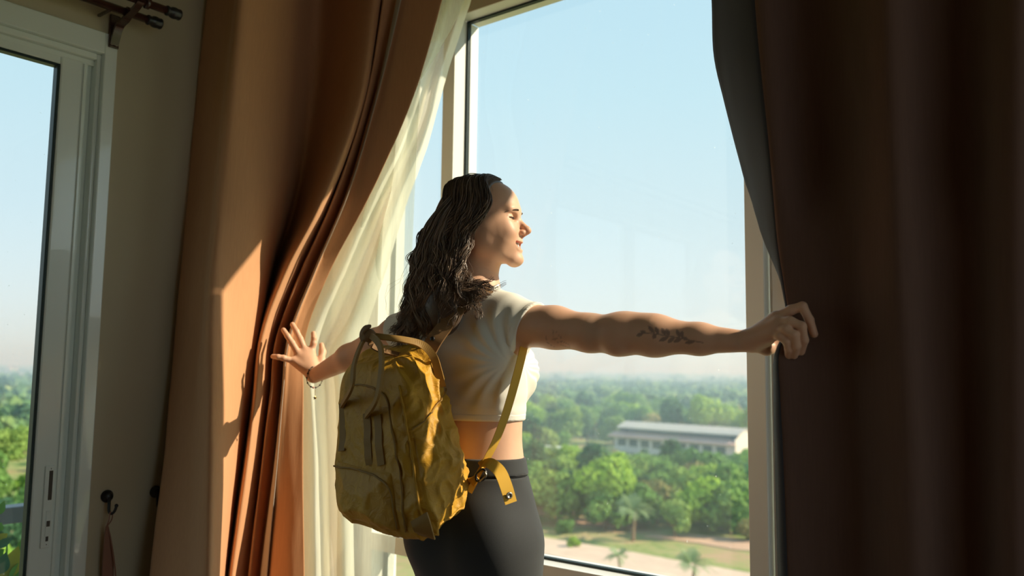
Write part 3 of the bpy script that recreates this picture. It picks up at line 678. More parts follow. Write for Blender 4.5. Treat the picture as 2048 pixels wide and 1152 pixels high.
# beige sheds by the grass at the left
for i, (px, py, w, h, lb) in enumerate(((1095, 1030, 3.0, 1.6, 'small tan shed at the left edge of the grass'), (1140, 1026, 2.4, 1.3, 'smaller tan hut right of the tan shed'))):
    x, y = gp(px, py); t = thing('shed', (x, y, GZ), lb, 'shed'); 
    bm = bmesh.new(); add_box(bm, -w/2, w/2, -1, 1, 0, h); lbm('wall', bm, M_DIRT, t)
    lbm('roof', roof(-w/2-.2, w/2+.2, -1.3, 1.3, h, h+.8, .1), M_ROOFP, t)
# town and mast far away beyond the balcony
M_TOWN = mat('town_wall', (.70, .66, .64), rough=.8); M_TOWNB = mat('blue_roof', (.25, .40, .60), rough=.6); M_MAST = mat('mast_paint', (.75, .60, .58), rough=.6)
for i, (px, py, w, h, m, lb) in enumerate(((8, 752, 26, 14, M_TOWN, 'pale town block on the left horizon'), (22, 758, 18, 18, M_TOWN, 'taller pale town block beside the mast'), (33, 762, 16, 8, M_TOWNB, 'blue roofed town building on the horizon'), (44, 764, 18, 8, M_TOWN, 'low pale town building next to the blue roof'))):
    x, y = gp(px, py); t = thing('town_building', (x, y, GZ), lb, 'building')
    bm = bmesh.new(); add_box(bm, -w/2, w/2, -6, 6, 0, h); lbm('wall', bm, m, t); lbm('roof', roof(-w/2-1, w/2+1, -7, 7, h, h+3, .4), M_TOWNB if m is M_TOWNB else M_ROOFP, t)
x, y = gp(22, 757); mst = thing('radio_mast', (x+14, y, GZ), 'thin red and white radio mast on the left horizon', 'mast')
for q in range(5): o = tube('mast_section', [(0, 0, q*9.), (0, 0, q*9.+9)], (1.5-.22*q, 1.3-.22*q), M_MAST if q % 2 else M_TOWN, None, 6); o.parent = mst
for i, (px, py, w, h, lb) in enumerate(((6, 884, 9, 4, 'white house among the trees below the balcony'), (50, 878, 11, 3.2, 'long low pale house right of the white house'))):
    x, y = gp(px, py); t = thing('house', (x, y, GZ), lb, 'building')
    bm = bmesh.new(); add_box(bm, -w/2, w/2, -3, 3, 0, h); lbm('wall', bm, M_GABLE, t); lbm('roof', roof(-w/2-.5, w/2+.5, -3.6, 3.6, h, h+1.6, .2), M_ROOFG if i == 0 else M_ROOFP, t)

# ------------------------------------------------------------------ haze over the lowland
hm = bpy.data.materials.new('haze'); nt = nodes_of(hm); ho = N(nt, 'ShaderNodeOutputMaterial'); hv = N(nt, 'ShaderNodeVolumeScatter')
hv.inputs['Color'].default_value = (.52, .82, 1.0, 1); hv.inputs['Density'].default_value = .0017; hv.inputs['Anisotropy'].default_value = .1
nt.links.new(hv.outputs[0], ho.inputs['Volume'])
hz = box('haze', -5800, 2500, 70, 5800, GZ-1, GZ+55, hm, None, 0); tag(hz, 'thin bluish haze lying over the lowland', kind='stuff')

# ------------------------------------------------------------------ balcony: slab, rail, potted plant
M_RAIL = mat('grey_rail_paint', (.13, .15, .16), rough=.45, spec=.4)
struct(box('balcony_floor', XL-1.5, XL-.14, -4.4, .4, -.15, -.03, M_CEIL), 'pale balcony slab')
rp = at_x(28, 1020, XL-1.30)
rl = thing('balcony_railing', (XL-1.30, -1.6, -.03), 'dark grey balcony railing beyond the sliding door', 'railing')
box('top_rail', XL-1.35, XL-1.26, -4.3, .35, rp[2]-.05, rp[2]+.018, M_RAIL, rl, .004)
for i in range(3): box('post', XL-1.33, XL-1.28, -4.3+i*2.3, -4.25+i*2.3, -.03, rp[2]-.05, M_RAIL, rl, .003)
box('lower_rail', XL-1.33, XL-1.28, -4.3, .35, .10, .14, M_RAIL, rl, .003)
M_PLEAF = mat('plant_leaf', (.12, .34, .035), rough=.4, spec=.4, vary=.25, vscale=10); M_PLEAFY = mat('yellow_leaf', (.42, .42, .03), rough=.45, vary=.2, vscale=8)
M_PLEAFD = mat('dark_plant_leaf', (.03, .15, .06), rough=.35, spec=.5)
pb = at_x(20, 1150, XL-.75); px0, py0 = XL-.75, float(pb[1])
pl = thing('potted_plant', (px0, py0, -.03), 'leafy green plant with some yellow leaves in a pot on the balcony', 'plant')
lathe('pot', [(.09, 0), (.13, .22), (.14, .24), (.13, .25), (.115, .24)], mat('clay_pot', (.35, .15, .09), rough=.8), pl, (px0, py0, -.03))
def leaf(root, base, tip, w, m, nrm=(1, 0, .3)):
    base, tip = np.array(base, float), np.array(tip, float); ax = tip-base; L = np.linalg.norm(ax); ax /= L; nv = np.array(nrm, float); sd_ = np.cross(ax, nv); sd_ /= np.linalg.norm(sd_); up = np.cross(sd_, ax)
    n = 9; V = []; Fs = []
    for i in range(n):
        t = i/(n-1); ww = w*math.sin(math.pi*t**.8)*(1-.15*t)+.0008; c = base+ax*L*t-up*.18*L*t*t*0+up*.05*L*math.sin(3*t)
        V += [c-sd_*ww+up*ww*.3, c-up*ww*.05, c+sd_*ww+up*ww*.3]
    for i in range(n-1):
        for j in range(2): Fs.append((i*3+j, i*3+j+1, i*3+j+4, i*3+j+3))
    o = mesh_obj('leaf', V, Fs, m, root); return o
def lp(px, py, dx=0.0): return at_x(px, py, px0+dx)
stems = [(12, 1160, 14, 1085), (30, 1170, 26, 1100), (-14, 1160, -10, 1030)]
for i, (a, b, c, d) in enumerate(stems): tube('stem', [(px0, py0, .2), lp(a, b), lp(c, d)], (.006, .003), M_PLEAF, pl, 6, 8)
for a, b, c, d, w, m, dx in ((-6, 1030, 9, 1001, .012, M_PLEAF, 0), (-6, 1082, 15, 1067, .013, M_PLEAFY, .02), (-10, 1096, 27, 1074, .012, M_PLEAFD, .03), (-8, 1062, 3, 1045, .014, M_PLEAF, .01),
    (38, 1118, 49, 1070, .020, M_PLEAF, 0), (4, 1160, 37, 1092, .030, M_PLEAFY, .02), (34, 1134, 47, 1100, .014, M_PLEAF, -.02), (24, 1165, 47, 1118, .022, M_PLEAF, .03), (-6, 1150, 12, 1104, .022, M_PLEAFD, .03),
    (30, 1186, 48, 1142, .02, M_PLEAF, .01), (-16, 1116, 8, 1098, .016, M_PLEAF, -.02), (10, 1200, 30, 1150, .024, M_PLEAF, .04), (-4, 1200, 8, 1150, .02, M_PLEAFY, 0)):
    leaf(pl, lp(a, b, dx), lp(c, d, dx), w*1.25, m)
# ------------------------------------------------------------------ signed distance modelling (smooth unions on a lattice, then surface nets)
class Field:
    def __init__(s, lo, hi, h):
        s.h = h; s.i0 = np.floor(np.array(lo)/h).astype(int); s.n = np.ceil(np.array(hi)/h).astype(int)-s.i0+1
        s.f = np.full(s.n, 1.0, np.float32)
        s.ax = [((np.arange(s.n[k])+s.i0[k])*h).astype(np.float32) for k in range(3)]
    def sub(s, lo, hi):
        a = np.clip(np.floor(np.array(lo)/s.h).astype(int)-s.i0, 0, s.n); b = np.clip(np.ceil(np.array(hi)/s.h).astype(int)-s.i0+1, 0, s.n)
        if (b <= a).any(): return None
        sl = tuple(slice(a[k], b[k]) for k in range(3))
        g = np.meshgrid(*[s.ax[k][sl[k]] for k in range(3)], indexing='ij', sparse=True); return sl, g
def smin(a, b, k):
    if k <= 0: return np.minimum(a, b)
    h = np.clip(k-np.abs(a-b), 0, None)/k; return np.minimum(a, b)-h*h*k*.25
def smax(a, b, k): return -smin(-a, -b, k)
class Cone:
    def __init__(s, a, b, r1, r2, k=.02, sub=False, flat=None):
        s.a, s.b, s.r1, s.r2, s.k, s.subtract = np.array(a, float), np.array(b, float), r1, r2, k, sub
        m = max(r1, r2)+.03+k; s.lo = np.minimum(s.a, s.b)-m; s.hi = np.maximum(s.a, s.b)+m
    def d(s, g):
        ab = s.b-s.a; L2 = ab@ab+1e-9
        px, py, pz = g[0]-s.a[0], g[1]-s.a[1], g[2]-s.a[2]
        t = np.clip((px*ab[0]+py*ab[1]+pz*ab[2])/L2, 0, 1)
        return np.sqrt((px-t*ab[0])**2+(py-t*ab[1])**2+(pz-t*ab[2])**2)-(s.r1+(s.r2-s.r1)*t)
class Ell:
    def __init__(s, c, r, k=.02, rot=None, sub=False):
        s.c, s.r, s.k, s.subtract = np.array(c, float), np.array(r, float), k, sub
        s.R = np.eye(3) if rot is None else np.array(rot, float)      # rows: local axes in world
        m = max(r)+.03+k; s.lo, s.hi = s.c-m, s.c+m
    def d(s, g):
        p = [g[i]-s.c[i] for i in range(3)]
        q = [s.R[j, 0]*p[0]+s.R[j, 1]*p[1]+s.R[j, 2]*p[2] for j in range(3)]
        k0 = np.sqrt((q[0]/s.r[0])**2+(q[1]/s.r[1])**2+(q[2]/s.r[2])**2); k1 = np.sqrt((q[0]/s.r[0]**2)**2+(q[1]/s.r[1]**2)**2+(q[2]/s.r[2]**2)**2)+1e-9
        return k0*(k0-1)/k1
class Loft:
    """stack of ellipses along z: rows (z, cx, cy, a, b)"""
    def __init__(s, rows, k=.02):
        s.k, s.subtract = k, False; R = np.array(rows, float); s.z = np.linspace(R[0, 0], R[-1, 0], 160)
        t = np.interp(s.z, R[:, 0], np.arange(len(R))); C = catmull(R, 60*len(R)); o = np.argsort(C[:, 0]); s.c = [np.interp(s.z, C[o, 0], C[o, q]) for q in range(1, 5)]
        m = .04+k; s.lo = np.array((min(R[:, 1]-R[:, 3])-m, min(R[:, 2]-R[:, 4])-m, R[0, 0]-m)); s.hi = np.array((max(R[:, 1]+R[:, 3])+m, max(R[:, 2]+R[:, 4])+m, R[-1, 0]+m))
    def d(s, g):
        z = g[2]; cx, cy, a, b = (np.interp(z, s.z, v) for v in s.c)
        x, y = g[0]-cx, g[1]-cy; k0 = np.sqrt((x/a)**2+(y/b)**2); k1 = np.sqrt((x/a**2)**2+(y/b**2)**2)+1e-6
        e = k0*(k0-1)/k1; e = np.where(k0 < .2, -np.minimum(a, b), e); zz = np.maximum(s.z[0]-z, z-s.z[-1]); 
        return np.maximum(e, zz)
def build(F, prims):
    for p in prims:
        r = F.sub(p.lo, p.hi)
        if r is None: continue
        sl, g = r; d = p.d(g).astype(np.float32)
        F.f[sl] = smax(F.f[sl], -d, p.k) if p.subtract else smin(F.f[sl], d, p.k)
    return F
def nets(F, f=None):
    f = F.f if f is None else f
    s = f < 0; n = np.array(f.shape)
    c = np.zeros(n-1, np.int8)
    for dx in (0, 1):
        for dy in (0, 1):
            for dz in (0, 1): c += s[dx:n[0]-1+dx, dy:n[1]-1+dy, dz:n[2]-1+dz]
    act = (c > 0) & (c < 8); idx = np.full(act.shape, -1, np.int32); I = np.argwhere(act); idx[act] = np.arange(len(I))
    S = np.zeros((len(I), 3)); W = np.zeros(len(I))
    cor = [(a, b, d) for a in (0, 1) for b in (0, 1) for d in (0, 1)]
    val = {q: f[I[:, 0]+q[0], I[:, 1]+q[1], I[:, 2]+q[2]] for q in cor}
    for q in cor:
        for k in range(3):
            if q[k] == 0:
                w = list(q); w[k] = 1; w = tuple(w); a, b = val[q], val[w]; m = (a < 0) != (b < 0)
                t = np.where(m, a/np.where(m, a-b, 1), 0); p = np.tile(np.array(q, float), (len(I), 1)); p[:, k] += t
                S[m] += p[m]; W[m] += 1
    V = (I+S/W[:, None]+F.i0)*F.h
    Q = []
    for k in range(3):
        o = [j for j in range(3) if j != k]
        a = np.take(s, range(0, n[k]-1), axis=k); b = np.take(s, range(1, n[k]), axis=k); e = np.argwhere(a != b)
        e = e[(e[:, o[0]] > 0) & (e[:, o[1]] > 0) & (e[:, o[0]] < n[o[0]]-1) & (e[:, o[1]] < n[o[1]]-1)]
        ins = s[e[:, 0], e[:, 1], e[:, 2]]
        def cell(d0, d1): q = e.copy(); q[:, o[0]] -= d0; q[:, o[1]] -= d1; return idx[q[:, 0], q[:, 1], q[:, 2]]
        q4 = np.stack([cell(1, 1), cell(0, 1), cell(0, 0), cell(1, 0)], 1)
        flip = ins if k != 1 else ~ins
        q4[~flip] = q4[~flip][:, ::-1]; Q.append(q4)
    return V, np.concatenate(Q)
def relax(V, Q, it=2, lam=.5):
    E = np.concatenate([Q[:, [0, 1]], Q[:, [1, 2]], Q[:, [2, 3]], Q[:, [3, 0]]]); E = np.concatenate([E, E[:, ::-1]])
    for _ in range(it):
        A = np.zeros_like(V); n = np.bincount(E[:, 0], minlength=len(V))[:, None]
        for k in range(3): A[:, k] = np.bincount(E[:, 0], weights=V[E[:, 1], k], minlength=len(V))
        V = V+lam*(A/np.maximum(n, 1)-V)
    return V

# ------------------------------------------------------------------ the woman
def skin_mat():
    m = bpy.data.materials.new('skin'); nt = nodes_of(m); o = N(nt, 'ShaderNodeOutputMaterial'); b = N(nt, 'ShaderNodeBsdfPrincipled')
    b.inputs['Roughness'].default_value = .48; b.inputs['Specular IOR Level'].default_value = .35
    b.inputs['Subsurface Weight'].default_value = .12; b.inputs['Subsurface Scale'].default_value = .008; b.inputs['Subsurface Radius'].default_value = (1, .35, .18)
    tc = N(nt, 'ShaderNodeTexCoord'); nz = N(nt, 'ShaderNodeTexNoise'); nz.inputs['Scale'].default_value = 22; nz.inputs['Detail'].default_value = 4; nt.links.new(tc.outputs['Object'], nz.inputs['Vector'])
    mx = N(nt, 'ShaderNodeMix', data_type='RGBA'); mx.inputs[6].default_value = (.63, .35, .225, 1); mx.inputs[7].default_value = (.74, .45, .305, 1); nt.links.new(nz.outputs['Fac'], mx.inputs[0])
    at = N(nt, 'ShaderNodeAttribute', attribute_name='tone'); sp = N(nt, 'ShaderNodeSeparateColor'); nt.links.new(at.outputs['Color'], sp.inputs[0])
    m2 = N(nt, 'ShaderNodeMix', data_type='RGBA'); m2.inputs[7].default_value = (.62, .17, .13, 1); nt.links.new(sp.outputs[0], m2.inputs[0]); nt.links.new(mx.outputs[2], m2.inputs[6])     # red: lips
    m3 = N(nt, 'ShaderNodeMix', data_type='RGBA'); m3.inputs[7].default_value = (.05, .055, .07, 1); nt.links.new(sp.outputs[1], m3.inputs[0]); nt.links.new(m2.outputs[2], m3.inputs[6])   # green: ink
    nt.links.new(m3.outputs[2], b.inputs['Base Color'])
    n2 = N(nt, 'ShaderNodeTexNoise'); n2.inputs['Scale'].default_value = 350; nt.links.new(tc.outputs['Object'], n2.inputs['Vector'])
    bp = N(nt, 'ShaderNodeBump'); bp.inputs['Strength'].default_value = .08; bp.inputs['Distance'].default_value = .001; nt.links.new(n2.outputs['Fac'], bp.inputs['Height']); nt.links.new(bp.outputs[0], b.inputs['Normal'])
    nt.links.new(b.outputs[0], o.inputs[0]); return m
M_SKIN = skin_mat()
HO = at_y(960, 450, -.66)                                   # head origin
HT = math.radians(26)
HF = np.array((math.cos(HT), math.sin(HT), 0)); HS = np.array((math.sin(HT), -math.cos(HT), 0)); HU = np.array((0, 0, 1.0))
HR = np.array((HF, HS, HU))
def hp(u, s, v): return HO+(HF*u+HS*s+HU*v)*.001
def hE(u, s, v, ru, rs, rv, k=10, sub=False, rot=None): 
    R = HR if rot is None else np.array(rot) @ HR
    return Ell(hp(u, s, v), (ru*.001, rs*.001, rv*.001), k*.001, R, sub)
def hC(a, b, r1, r2, k=8, sub=False): return Cone(hp(*a), hp(*b), r1*.001, r2*.001, k*.001, sub)
NECK0 = np.array((-1.435, -.675, 1.335))
HEAD = [hE(6, 0, 44, 98, 73, 76, 0), hE(62, 0, -26, 47, 54, 60, 30), hE(87, 0, 33, 17, 46, 13, 18)]
for sg in (1, -1):
    HEAD += [hE(66, sg*36, -12, 28, 22, 22, 20), hE(46, sg*40, -36, 48, 25, 48, 24), hE(24, sg*50, -22, 34, 20, 34, 24), hC((22, sg*52, -58), (88, sg*15, -94), 15, 14, 24), hE(18, sg*52, -34, 26, 18, 34, 24)]
HEAD += [hE(97, 0, -93, 20, 20, 16, 16), hE(84, 0, -58, 26, 33, 30, 18)]
for sg in (1, -1): HEAD += [hE(84, sg*33, -27, 20, 20, 16, 14), hE(99, sg*33, 11, 14, 16, 9, 9, True)]
HEAD += [hC((98, 0, 14), (123.5, 0, -14), 6.5, 8.5, 10), hE(125.5, 0, -18.5, 11.2, 10, 9.5, 7)]
for sg in (1, -1): HEAD += [hE(114.0, sg*11.0, -24.5, 9.5, 7, 7.5, 5), hE(81, sg*32, 10, 15.0, 16.5, 12.5, 4)]
HEAD += [hC((121, 0, -26), (110, 0, -34), 5.0, 5.5, 6)]
for sg in (1, -1): HEAD += [hE(116.5, sg*6.0, -32.5, 5.0, 2.8, 3.6, 2, True)]
# smiling mouth: lips as arcs round the opening
def lip_pts(v_mid, u_mid, bow, n=9):
    P = []
    for i in range(n):
        t = -1+2*i/(n-1); P.append((u_mid-15*t*t-3*t**4, 31*t, v_mid+(-45.0-v_mid)*abs(t)**3.0+bow*(1-abs(t))))
    return P
UPL = lip_pts(-46.5, 107.5, 0); LWL = lip_pts(-69, 106, 0)
for Pl, r in ((UPL, 4.8), (LWL, 6.0)):
    for a, b in zip(Pl[:-1], Pl[1:]): HEAD.append(hC(a, b, r*(1-.45*abs(a[1])/31), r*(1-.45*abs(b[1])/31), 6))
MID = [((a[0]+b[0])/2+3.5, (a[1]+b[1])/2, (a[2]+b[2])/2) for a, b in zip(UPL, LWL)]
HEAD += [hE(103, 0, -57.3, 18, 20, 7.0, 2.0, True)]
for a, b in zip(MID[:-1], MID[1:]): HEAD.append(hC((a[0], a[1]*1.06, a[2]), (b[0], b[1]*1.06, b[2]), 7.4*(1-(abs(a[1])/31)**3.0)+1.0, 7.4*(1-(abs(b[1])/31)**3.0)+1.0, 2, True))
for sg in (1, -1):
    HEAD += [hC((101, sg*20, -28), (85, sg*38, -50), 1.6, 1.6, 9, True),
             hE(92, sg*31.5, 9.8, 14, 16.5, 2.0, 1.2, True), hE(-2, sg*72, -14, 15, 7, 28, 6)]
NECK = [Cone(hp(4, 0, -62), NECK0, .046, .050, .035), Cone(hp(32, 12, -104), np.array((-1.40, -.61, 1.33)), .014, .015, .03)]
SHR = np.array((-1.283, -.665, 1.298)); SHL = np.array((-1.668, -.60, 1.318))
TORSO = [Loft([(.60, -1.396, -.665, .155, .112), (.70, -1.396, -.665, .166, .120), (.78, -1.397, -.668, .170, .124), (.86, -1.400, -.668, .157, .114), (.93, -1.404, -.665, .138, .10), (1.0, -1.410, -.66, .127, .092), (1.07, -1.418, -.655, .130, .096),
               (1.15, -1.430, -.65, .142, .101), (1.23, -1.445, -.65, .154, .103), (1.30, -1.452, -.652, .148, .09), (1.35, -1.452, -.66, .11, .068), (1.385, -1.445, -.668, .065, .05)], .02)]
for sg in (1, -1):
    TORSO += [Ell((-1.396+sg*.074, -.735, .78), (.088, .074, .10), .05), Ell((-1.432+sg*.074, -.572, 1.180), (.056, .055, .058), .05)]
TORSO += [Cone((-1.44, -.675, 1.37), (-1.31, -.668, 1.332), .045, .04, .05), Cone((-1.45, -.675, 1.37), (-1.62, -.61, 1.345), .045, .042, .05),
          Ell((-1.325, -.70, 1.20), (.055, .058, .10), .06), Ell((-1.565, -.68, 1.20), (.055, .058, .10), .06)]
# arms: joints placed in the room, tapering
def wp(px, py, y): return at_y(px, py, y)
A_E = wp(1240, 669, -.648); A_W = wp(1492, 683, -.605)
u1 = wp(1110, 655, -.662); u2 = wp(1180, 666, -.656); f1 = wp(1310, 671, -.638); f2 = wp(1400, 678, -.622)
ARM_R = [Cone(SHR, u1, .056, .049, .035), Cone(u1, u2, .049, .0425, .02), Cone(u2, A_E, .0425, .0435, .02), Cone(A_E, f1, .0445, .0435, .025), Cone(f1, f2, .0435, .0325, .025), Cone(f2, A_W, .0325, .0225, .02),
         Ell(wp(1232, 692, -.668), (.02, .018, .016), .02), Ell(wp(1262, 652, -.64), (.045, .026, .024), .03)]
B_W = wp(628, 752, -.552); B_E = wp(750, 688, -.585)
BE2 = B_E+(SHL-B_E)*.0
ARM_L = [Cone(SHL, SHL+(BE2-SHL)*.55, .055, .047, .035), Cone(SHL+(BE2-SHL)*.55, BE2, .047, .042, .025), Cone(BE2, BE2+(B_W-BE2)*.4, .042, .038, .025), Cone(BE2+(B_W-BE2)*.4, B_W, .038, .0235, .025)]
def finger(pts, r0, r1, k=.004):
    R = np.linspace(r0, r1, len(pts)); return [Cone(a, b, R[i], R[i+1], k) for i, (a, b) in enumerate(zip(pts[:-1], pts[1:]))]
def quadpalm(w, mcps, r, k=.012):
    out = []
    for m in mcps: out.append(Cone(w+(m-w)*.12, m, r*1.0, r*.86, k))
    return out
# right hand: gripping the drape edge, four fingers over the front, thumb behind
rm = [wp(1553, 635, -.606), wp(1556, 646, -.620), wp(1553, 658, -.626), wp(1545, 669, -.622)]
HAND_R = quadpalm(A_W, rm, .0165)+[Ell(wp(1524, 676, -.600), (.028, .016, .019), .014)]
HAND_R += finger([rm[0], wp(1582, 620, -.608), wp(1605, 613, -.606), wp(1619, 640, -.602), wp(1628, 668, -.592)], .0110, .0080)
HAND_R += finger([rm[1], wp(1580, 643, -.630), wp(1603, 653, -.628), wp(1608, 680, -.618), wp(1602, 703, -.602)], .0112, .0082)
HAND_R += finger([rm[2], wp(1572, 660, -.640), wp(1588, 670, -.638), wp(1592, 692, -.626), wp(1588, 711, -.606)], .0106, .0078)
HAND_R += finger([rm[3], wp(1560, 672, -.638), wp(1573, 682, -.636), wp(1577, 698, -.626), wp(1576, 713, -.606)], .0096, .0070)
HAND_R += finger([wp(1508, 690, -.598), wp(1534, 697, -.578), wp(1556, 690, -.556), wp(1578, 676, -.548)], .0150, .0095, .01)
# left hand: spread flat against the drape
lm = [wp(588, 722, -0.582), wp(597, 708, -0.564), wp(609, 700, -0.544), wp(622, 703, -0.527)]
HAND_L = quadpalm(B_W, lm, .0175)+[Ell(wp(611, 727, -0.549), (.022, .020, .031), .012)]
HAND_L += finger([lm[0], wp(567, 716, -0.614), wp(556, 714, -0.628), wp(546, 713, -0.634)], .0105, .0078)
HAND_L += finger([lm[1], wp(584, 686, -0.584), wp(575, 672, -0.594), wp(567, 660, -0.597)], .0115, .0080)
HAND_L += finger([lm[2], wp(600, 678, -0.554), wp(593, 663, -0.560), wp(585, 649, -0.558)], .0118, .0084)
HAND_L += finger([lm[3], wp(627, 687, -0.522), wp(628, 677, -0.520), wp(627, 667, -0.516)], .0112, .0082)
HAND_L += finger([wp(632, 740, -0.532), wp(642, 722, -0.507), wp(645, 704, -0.492), wp(643, 690, -0.487)], .0145, .0085, .01)
LEGS = []
for sg in (1, -1):
    hx = -1.396+sg*.080
    LEGS += [Cone((hx, -.67, .76), (hx+sg*.005, -.655, .46), .088, .056, .04), Cone((hx+sg*.005, -.655, .46), (hx+sg*.006, -.68, .32), .058, .054, .03), Cone((hx+sg*.006, -.68, .32), (hx+sg*.006, -.69, .085), .052, .034, .03),
             Cone((hx+sg*.006, -.70, .035), (hx+sg*.02, -.55, .028), .036, .026, .03), Ell((hx+sg*.006, -.70, .03), (.034, .045, .032), .02)]
ALL = TORSO+NECK+ARM_R+ARM_L
H = .0028
VV = []; QQ = []; nv = 0
def region(prims, lo, hi, h, it=2):
    global nv
    F = build(Field(lo, hi, h), prims); V, Q = nets(F); V = relax(V, Q, it, .5); VV.append(V); QQ.append(Q+nv); nv += len(V); return F
FB = build(Field((-1.90, -.90, .50), (-1.02, -.42, 1.47), H*1.5), ALL+LEGS)           # trunk, used again for the clothes
hem_z = 1.060
def shirt_cut(F):
    gx, gy, gz = np.meshgrid(*F.ax, indexing='ij', sparse=True)
    def plane(n, p): n = np.array(n, float); n /= np.linalg.norm(n); return (gx-p[0])*n[0]+(gy-p[1])*n[1]+(gz-p[2])*n[2]
    def axdist(a, b):
        ab = b-a; ab = ab/np.linalg.norm(ab); t = (gx-a[0])*ab[0]+(gy-a[1])*ab[1]+(gz-a[2])*ab[2]
        return np.sqrt(np.maximum((gx-a[0])**2+(gy-a[1])**2+(gz-a[2])**2-t*t, 0))
    slR = wp(1066, 648, -.66); slL = SHL+(BE2-SHL)*.50; armR = axdist(SHR, A_E)
    pr = plane((1, .05, -.46), slR); cut = smax(hem_z-gz+0*gx, np.minimum(pr, .078-armR), .004)
    cut = smax(cut, np.minimum(plane(BE2-SHL, slL), .085-axdist(SHL, BE2)), .004)
    nk = np.array((-1.452, -.70, 1.405)); neckcut = .105-np.sqrt((gx-nk[0])**2+((gy-nk[1])*.95)**2+((gz-nk[2])*.98)**2)
    return smax(cut, neckcut, .004), pr, armR
cB = shirt_cut(FB)[0]; gzB = FB.ax[2][None, None, :]
FB.f += .011*np.clip((-cB-.010)/.010, 0, 1)+.011*np.clip((.956-gzB)/.01, 0, 1)
V, Q = nets(FB); VV.append(relax(V, Q)); QQ.append(Q); nv = len(V)
region(LEGS, (-1.62, -.86, -.01), (-1.19, -.48, .52), H*1.8)
region(HEAD+NECK, hp(0, 0, 0)-np.array((.17, .17, .135)), hp(0, 0, 0)+np.array((.18, .18, .145)), .00135, 1)
region(ARM_R, (-1.06, -.74, 1.10), tuple(A_W+np.array((.0, .1, .15))), .0024)
lo = A_W-np.array((.012, .09, .09)); region(ARM_R+HAND_R, lo, A_W+np.array((.22, .13, .13)), .0014, 1)
region(ARM_L, (B_W[0]+.0, -.72, 1.02), (-1.86, -.45, 1.42), .0026)
region(ARM_L+HAND_L, B_W-np.array((.19, .1, .09)), B_W+np.array((.012, .1, .18)), .0014, 1)
VA = np.concatenate(VV); QA = np.concatenate(QQ)
woman = mesh_obj('person', VA, QA, M_SKIN)
me = woman.data
tag(woman, 'woman in white crop top and black leggings spreading the curtains, face in profile and smiling', 'person')
# lip colour and arm tattoos as vertex tones
VL = (VA-HO) @ HR.T*1000
tone = np.zeros((len(VA), 4)); tone[:, 3] = 1
def near_path(P, X):
    P = np.array(P, float); d = np.full(len(X), 1e9)
    for a, b in zip(P[:-1], P[1:]):
        ab = b-a; t = np.clip(((X-a) @ ab)/(ab @ ab), 0, 1); d = np.minimum(d, np.linalg.norm(X-a-t[:, None]*ab, axis=1))
    return d
hm_ = (np.abs(VL) < 140).all(1) & (VL[:, 0] > 60)
X = VL[hm_]; r = np.zeros(len(X))
for P, w in ((UPL, 6.0), (LWL, 7.5)): r = np.maximum(r, np.clip((w-near_path(P, X))/2.0, 0, 1))
tone[hm_, 0] = r*.8
# cheeks and nose slightly rosy
g = np.exp(-(((VL[:, 0]-92)/18)**2+((np.abs(VL[:, 1])-34)/16)**2+((VL[:, 2]+26)/18)**2))*.28+np.exp(-(((VL[:, 0]-122)/14)**2+(VL[:, 1]/14)**2+((VL[:, 2]+22)/14)**2))*.35
tone[:, 0] = np.maximum(tone[:, 0], np.where(np.abs(VL).max(1) < 150, g, 0))
def project(V): 
    q = V-CAM; z = q @ FW; return 1024+F_PX*(q @ RT)/z, 576-F_PX*(q @ UP)/z
am = (VA[:, 0] > -1.25) & (VA[:, 0] < -.68) & (VA[:, 2] > 1.1) & (VA[:, 2] < 1.36) & (VA[:, 1] < -.60)
# leaf branch on the forearm, faint sketch on the upper arm: drawn on the arm's own surface (length, height)
AX = A_W-SHR; AXL = np.linalg.norm(AX); AXn = AX/AXL
S_ = (VA[am]-SHR) @ AXn; Z_ = VA[am][:, 2]-(SHR[2]+S_/AXL*(A_W[2]-SHR[2]))
def arm2(px, py):
    p = at_y(px, py, -.672 if px < 1200 else -.665); s = (p-SHR) @ AXn; return s, p[2]-(SHR[2]+s/AXL*(A_W[2]-SHR[2]))
P2 = np.c_[S_, Z_]; ink = np.zeros(len(P2))
def stroke(pts, w): 
    global ink
    Q2 = np.array([arm2(*p) for p in pts]); ink = np.maximum(ink, np.clip((w-near_path(Q2, P2))/.0010+.5, 0, 1))
def leafink(a, b, w):
    global ink
    a, b = np.array(arm2(*a)), np.array(arm2(*b)); ab = b-a; L = np.linalg.norm(ab); t = ((P2-a) @ ab)/L**2; n = np.abs((P2-a) @ np.array((-ab[1], ab[0])))/L
    ww = w*np.sin(np.pi*np.clip(t, 0, 1))**.8; ink = np.maximum(ink, np.where((t > 0) & (t < 1), np.clip((ww-n)/.0010+.5, 0, 1), 0))
stroke([(1402, 685), (1372, 679), (1340, 672), (1310, 668), (1290, 667)], .0011)
for a, b in (((1296, 667), (1281, 673)), ((1300, 667), (1289, 663)), ((1316, 668), (1303, 652)), ((1322, 669), (1316, 654)), ((1318, 669), (1312, 678)), ((1334, 671), (1326, 656)), ((1340, 672), (1334, 657)), ((1340, 673), (1322, 683)), ((1350, 674), (1336, 686)),
             ((1360, 676), (1352, 659)), ((1364, 677), (1362, 661)), ((1362, 677), (1347, 684)), ((1388, 682), (1368, 686)), ((1376, 680), (1362, 674))): leafink(a, b, .0042)
ink *= .95; keep = ink.copy(); ink[:] = 0
stroke([(1122, 662), (1120, 676), (1128, 690), (1142, 696)], .0009); stroke([(1126, 664), (1134, 676), (1130, 688)], .0009); stroke([(1108, 674), (1106, 686), (1114, 694)], .0009); stroke([(1132, 682), (1146, 690), (1140, 698)], .0009); stroke([(1118, 680), (1128, 678)], .0009)
ink = np.maximum(keep, ink*.6)
tone[am, 1] = ink*.62
